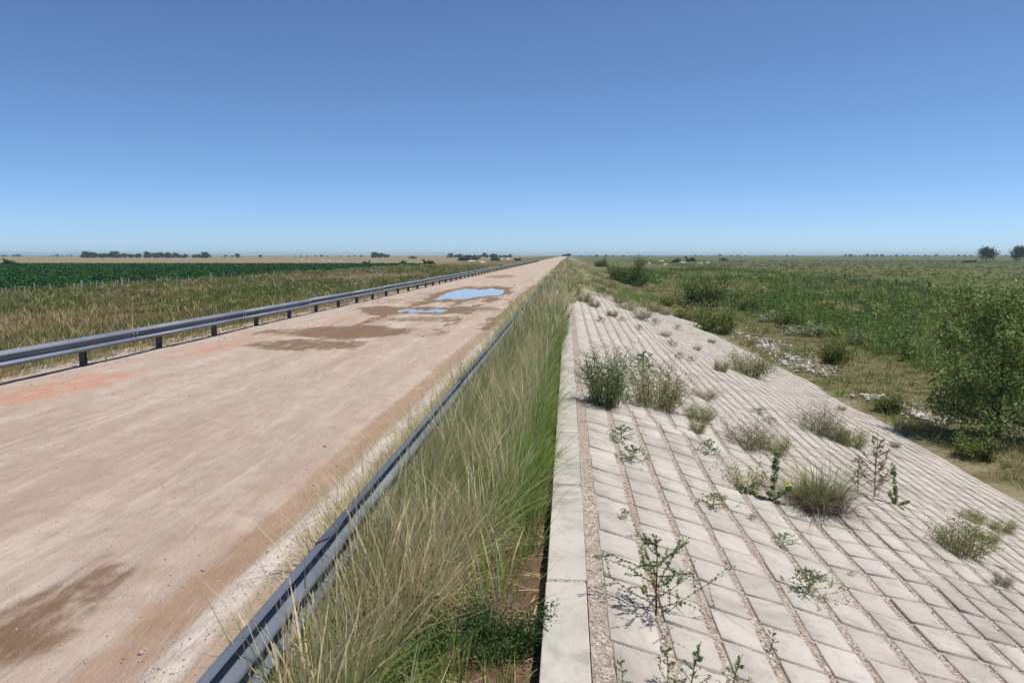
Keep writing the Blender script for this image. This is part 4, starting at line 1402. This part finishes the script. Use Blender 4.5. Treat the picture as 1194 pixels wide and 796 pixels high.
GREYB = two(make_bush_mesh(0.45, 0.80, 64, 4200, 0.011, MWEEDG, MDRYST, 1.2))
OLIB = two(make_bush_mesh(0.42, 0.66, 60, 4600, 0.011, MWEEDO, MSTEM, 1.2))
for nm, lab, px, py, hp, ms, hr, wd in (
        ('weed', 'greyish spreading weed left of centre on the slope, behind the flowers', 868, 519, 32, GREYB, .45, 1.0),
        ('weed', 'olive weed joined to the right end of the greyish spreading weed', 902, 527, 22, OLIB, .42, 1.1),
        ('weed', 'dry greyish upright weed on the left of the step with four plants', 950, 503, 34, GREYB, .45, .8),
        ('weed', 'low olive green weed right of the dry upright one', 972, 512, 20, OLIB, .42, 1.0),
        ('weed', 'green weed at the right end of the same step', 993, 520, 26, OLIB, .42, .9),
        ('weed', 'round olive weed alone near the lower edge of the paving', 873, 437, 34, OLIB, .42, 1.0),
        ('weed', 'thin pale grass left of the round olive weed', 841, 433, 16, OLIB, .42, .7),
        ('weed', 'olive grey bush by itself at the right side of the slope', 1121, 644, 46, OLIB, .42, .9),
        ('weed', 'yellowish low clump right beside the olive grey bush', 1150, 631, 16, OLIB, .42, 1.3),
        ('weed', 'small yellowish clump above the olive grey bush, first of two', 1132, 607, 14, OLIB, .42, 1.6),
        ('weed', 'small yellowish clump above the olive grey bush, outer of two', 1168, 618, 14, OLIB, .42, 1.4),
        ('weed', 'small dark reddish tuft at the right edge of the slope', 1168, 681, 18, GREYB, .45, .8),
        ('weed', 'low yellow green weed below the feathery brown weed', 817, 490, 22, OLIB, .42, 1.0),
        ('weed', 'little green weed just under the yellow green one', 813, 503, 16, OLIB, .42, .8),
        ('weed', 'green sprig between two long joints left of the flowers', 826, 529, 20, LOWG, .30, .9),
        ('weed', 'low reddish brown weed patch on the step behind', 822, 465, 12, GREYB, .45, 1.6),
        ('weed', 'flat green weed patch in the middle of the slope', 885, 482, 8, LOWG, .30, 2.0),
        ('weed', 'small weed at the joint near the flat green patch', 897, 493, 9, LOWG, .30, 1.4),
        ('weed', 'green weed in front of the big green weed on the far side', 750, 434, 28, LOWG, .30, .9),
        ('weed', 'dark small weed nearest the lower paving edge', 981, 478, 7, GREYB, .45, .9),
        ('weed', 'small dark tuft under the tree shadow edge on the paving', 1043, 521, 9, GREYB, .45, .8),
        ('weed', 'tiny dark tuft close to the round olive weed', 776, 392, 6, GREYB, .45, 1.4)):
    plant(nm, lab, 'weed', px, py, hp, ms, hr, None, wd)
far_weeds = [(680, 352, 15, 1), (704, 345, 14, 2), (731, 363, 14, 0), (722, 353, 11, 0), (748, 371, 13, 0), (763, 363, 11, 0), (764, 378, 9, 2), (745, 385, 8, 2), (700, 376, 9, 2), (714, 369, 9, 1), (783, 404, 10, 2),
             (792, 418, 9, 2), (812, 408, 6, 0), (693, 358, 10, 1), (736, 341, 10, 0), (752, 350, 9, 1), (775, 367, 8, 0), (790, 384, 7, 2), (711, 338, 12, 1), (696, 333, 12, 1), (668, 343, 15, 1), (725, 375, 7, 2), (806, 421, 7, 2), (830, 400, 6, 1)]
for i, (px, py, hp, t) in enumerate(far_weeds):
    ms, hr = ((GREYB, .45), (OLIB, .42), (LOWG, .30))[t]
    kind = ('greyish', 'olive', 'low green')[t]
    plant('weed', kind + ' weed tuft among those dotted over the far end of the paving', 'weed', px, py, hp, ms, hr, None, 1.0, 'weed tufts at the far end of the paving (%s)' % kind)

# leafy weeds in the near verge
VW = two(make_bush_mesh(0.34, .62, 60, 6000, 0.012, leaf_mat('verge_weed_leaf', [(0.0, (0.030, 0.068, 0.020)), (.7, (.05, .105, .03)), (1.0, (.10, .16, .06))], 'island', .25), MSTEM, .8))
for px, py, hp, lab in ((450, 765, 78, 'dark green leafy weed under the dry grass at the bottom of the verge'), (580, 752, 56, 'dark green leafy weed hard against the kerb at the bottom'),
                        (410, 800, 60, 'dark green leafy weed at the bottom edge beside the guardrail')):
    plant('weed', lab, 'weed', px, py, hp, VW, .34, None, 1.05, 'leafy weeds of the verge', on_verge)
plume = two(sprig_mesh(0.5, .3, 5, 100, .02, MWEED, MSTEM))

# plants along the toe and in the reeds
TB = two(make_bush_mesh(1.0, 1.3, 44, 2600, 0.055, leaf_mat('toe_bush_leaf', [(0, (.10, .135, .035)), (.6, (.165, .205, .055)), (1, (.26, .28, .10))], 'island', .25), MSTEM, 1.0))
PS_ = two(make_bush_mesh(1.2, 1.7, 44, 2400, 0.075, MPALE, MDRYST, .9))
RT = two(make_bush_mesh(1.0, 1.4, 50, 2400, 0.05, MWEEDO, MDRYST, 1.0))
for px, py, hp, ms, hr, wd, cat, lab in (
        (836, 391, 30, TB, 1.0, 1.0, 'bush', 'bright green low bush at the toe, left of the far rubble'),
        (832, 377, 22, RT, 1.0, 1.1, 'bush', 'reddish tipped dry weed bush behind the bright green one'),
        (805, 375, 22, RT, 1.0, 1.2, 'bush', 'brownish bush at the toe in front of the dark upright bush'),
        (785, 362, 18, TB, 1.0, 1.4, 'bush', 'greenish low bush along the toe, farther left'),
        (1037, 484, 22, TB, 1.0, 1.2, 'bush', 'green leafy clump in the near rubble patch'),
        (1135, 540, 28, TB, 1.0, 1.1, 'bush', 'low green clump in the grass in front of the tree'),
        (973, 424, 30, TB, 1.0, .8, 'bush', 'slim green shrub at the edge of the reeds'),
        (1005, 403, 17, PS_, 1.2, 1.0, 'shrub', 'pale grey green round shrub standing out of the reeds'),
        (1027, 397, 10, PS_, 1.2, 1.3, 'shrub', 'smaller pale shrub right behind the round one'),
        (1072, 412, 18, PS_, 1.2, 1.0, 'shrub', 'pale shrub in the reeds left of the young tree'),
        (1044, 404, 16, TB, 1.0, 1.1, 'shrub', 'green shrub between the two pale shrubs'),
        (940, 392, 14, PS_, 1.2, 1.9, 'shrub', 'low greyish brush at the near edge of the reeds'),
        (900, 376, 12, PS_, 1.2, 1.6, 'shrub', 'pinkish grey low brush beside a reed clump'),
        (920, 381, 20, TB, 1.0, .9, 'shrub', 'green shrub next to the low brush'),
        (880, 362, 18, TB, 1.0, 1.2, 'shrub', 'broad leafy green shrub in the left of the reeds'),
        (963, 366, 14, TB, 1.0, 1.3, 'shrub', 'yellowish flowering green shrub in the middle of the reeds')):
    o = plant('shrub' if cat == 'shrub' else 'bush', lab, cat, px, py, hp, ms, hr, None, wd, 'shrubs of the wet strip' if cat == 'shrub' else 'bushes along the slope toe', on_field)
    if 'flowering' in lab:
        link('flowers', flower_mesh([(random.uniform(-.6, .6), random.uniform(-.6, .6), random.uniform(.7, 1.0)) for _ in range(14)], .07), o)

# ------------------------------------------------------------------ haze over the plain
hz = boxes_mesh('haze', [((0, 4800, 8), (20400, 10500, 24.6))], None)
mh = bpy.data.materials.new('thin_haze')
mh.use_nodes = True
nt = mh.node_tree
nt.nodes.clear()
pv = nt.nodes.new('ShaderNodeVolumePrincipled')
pv.inputs['Color'].default_value = (0.60, 0.83, 0.92, 1)
pv.inputs['Density'].default_value = 1.15e-4
pv.inputs['Anisotropy'].default_value = 0.2
ho = nt.nodes.new('ShaderNodeOutputMaterial')
nt.links.new(pv.outputs[0], ho.inputs['Volume'])
hz.materials.append(mh)
tag(link('haze', hz), 'thin pale haze over the far plain', 'haze', kind='stuff')
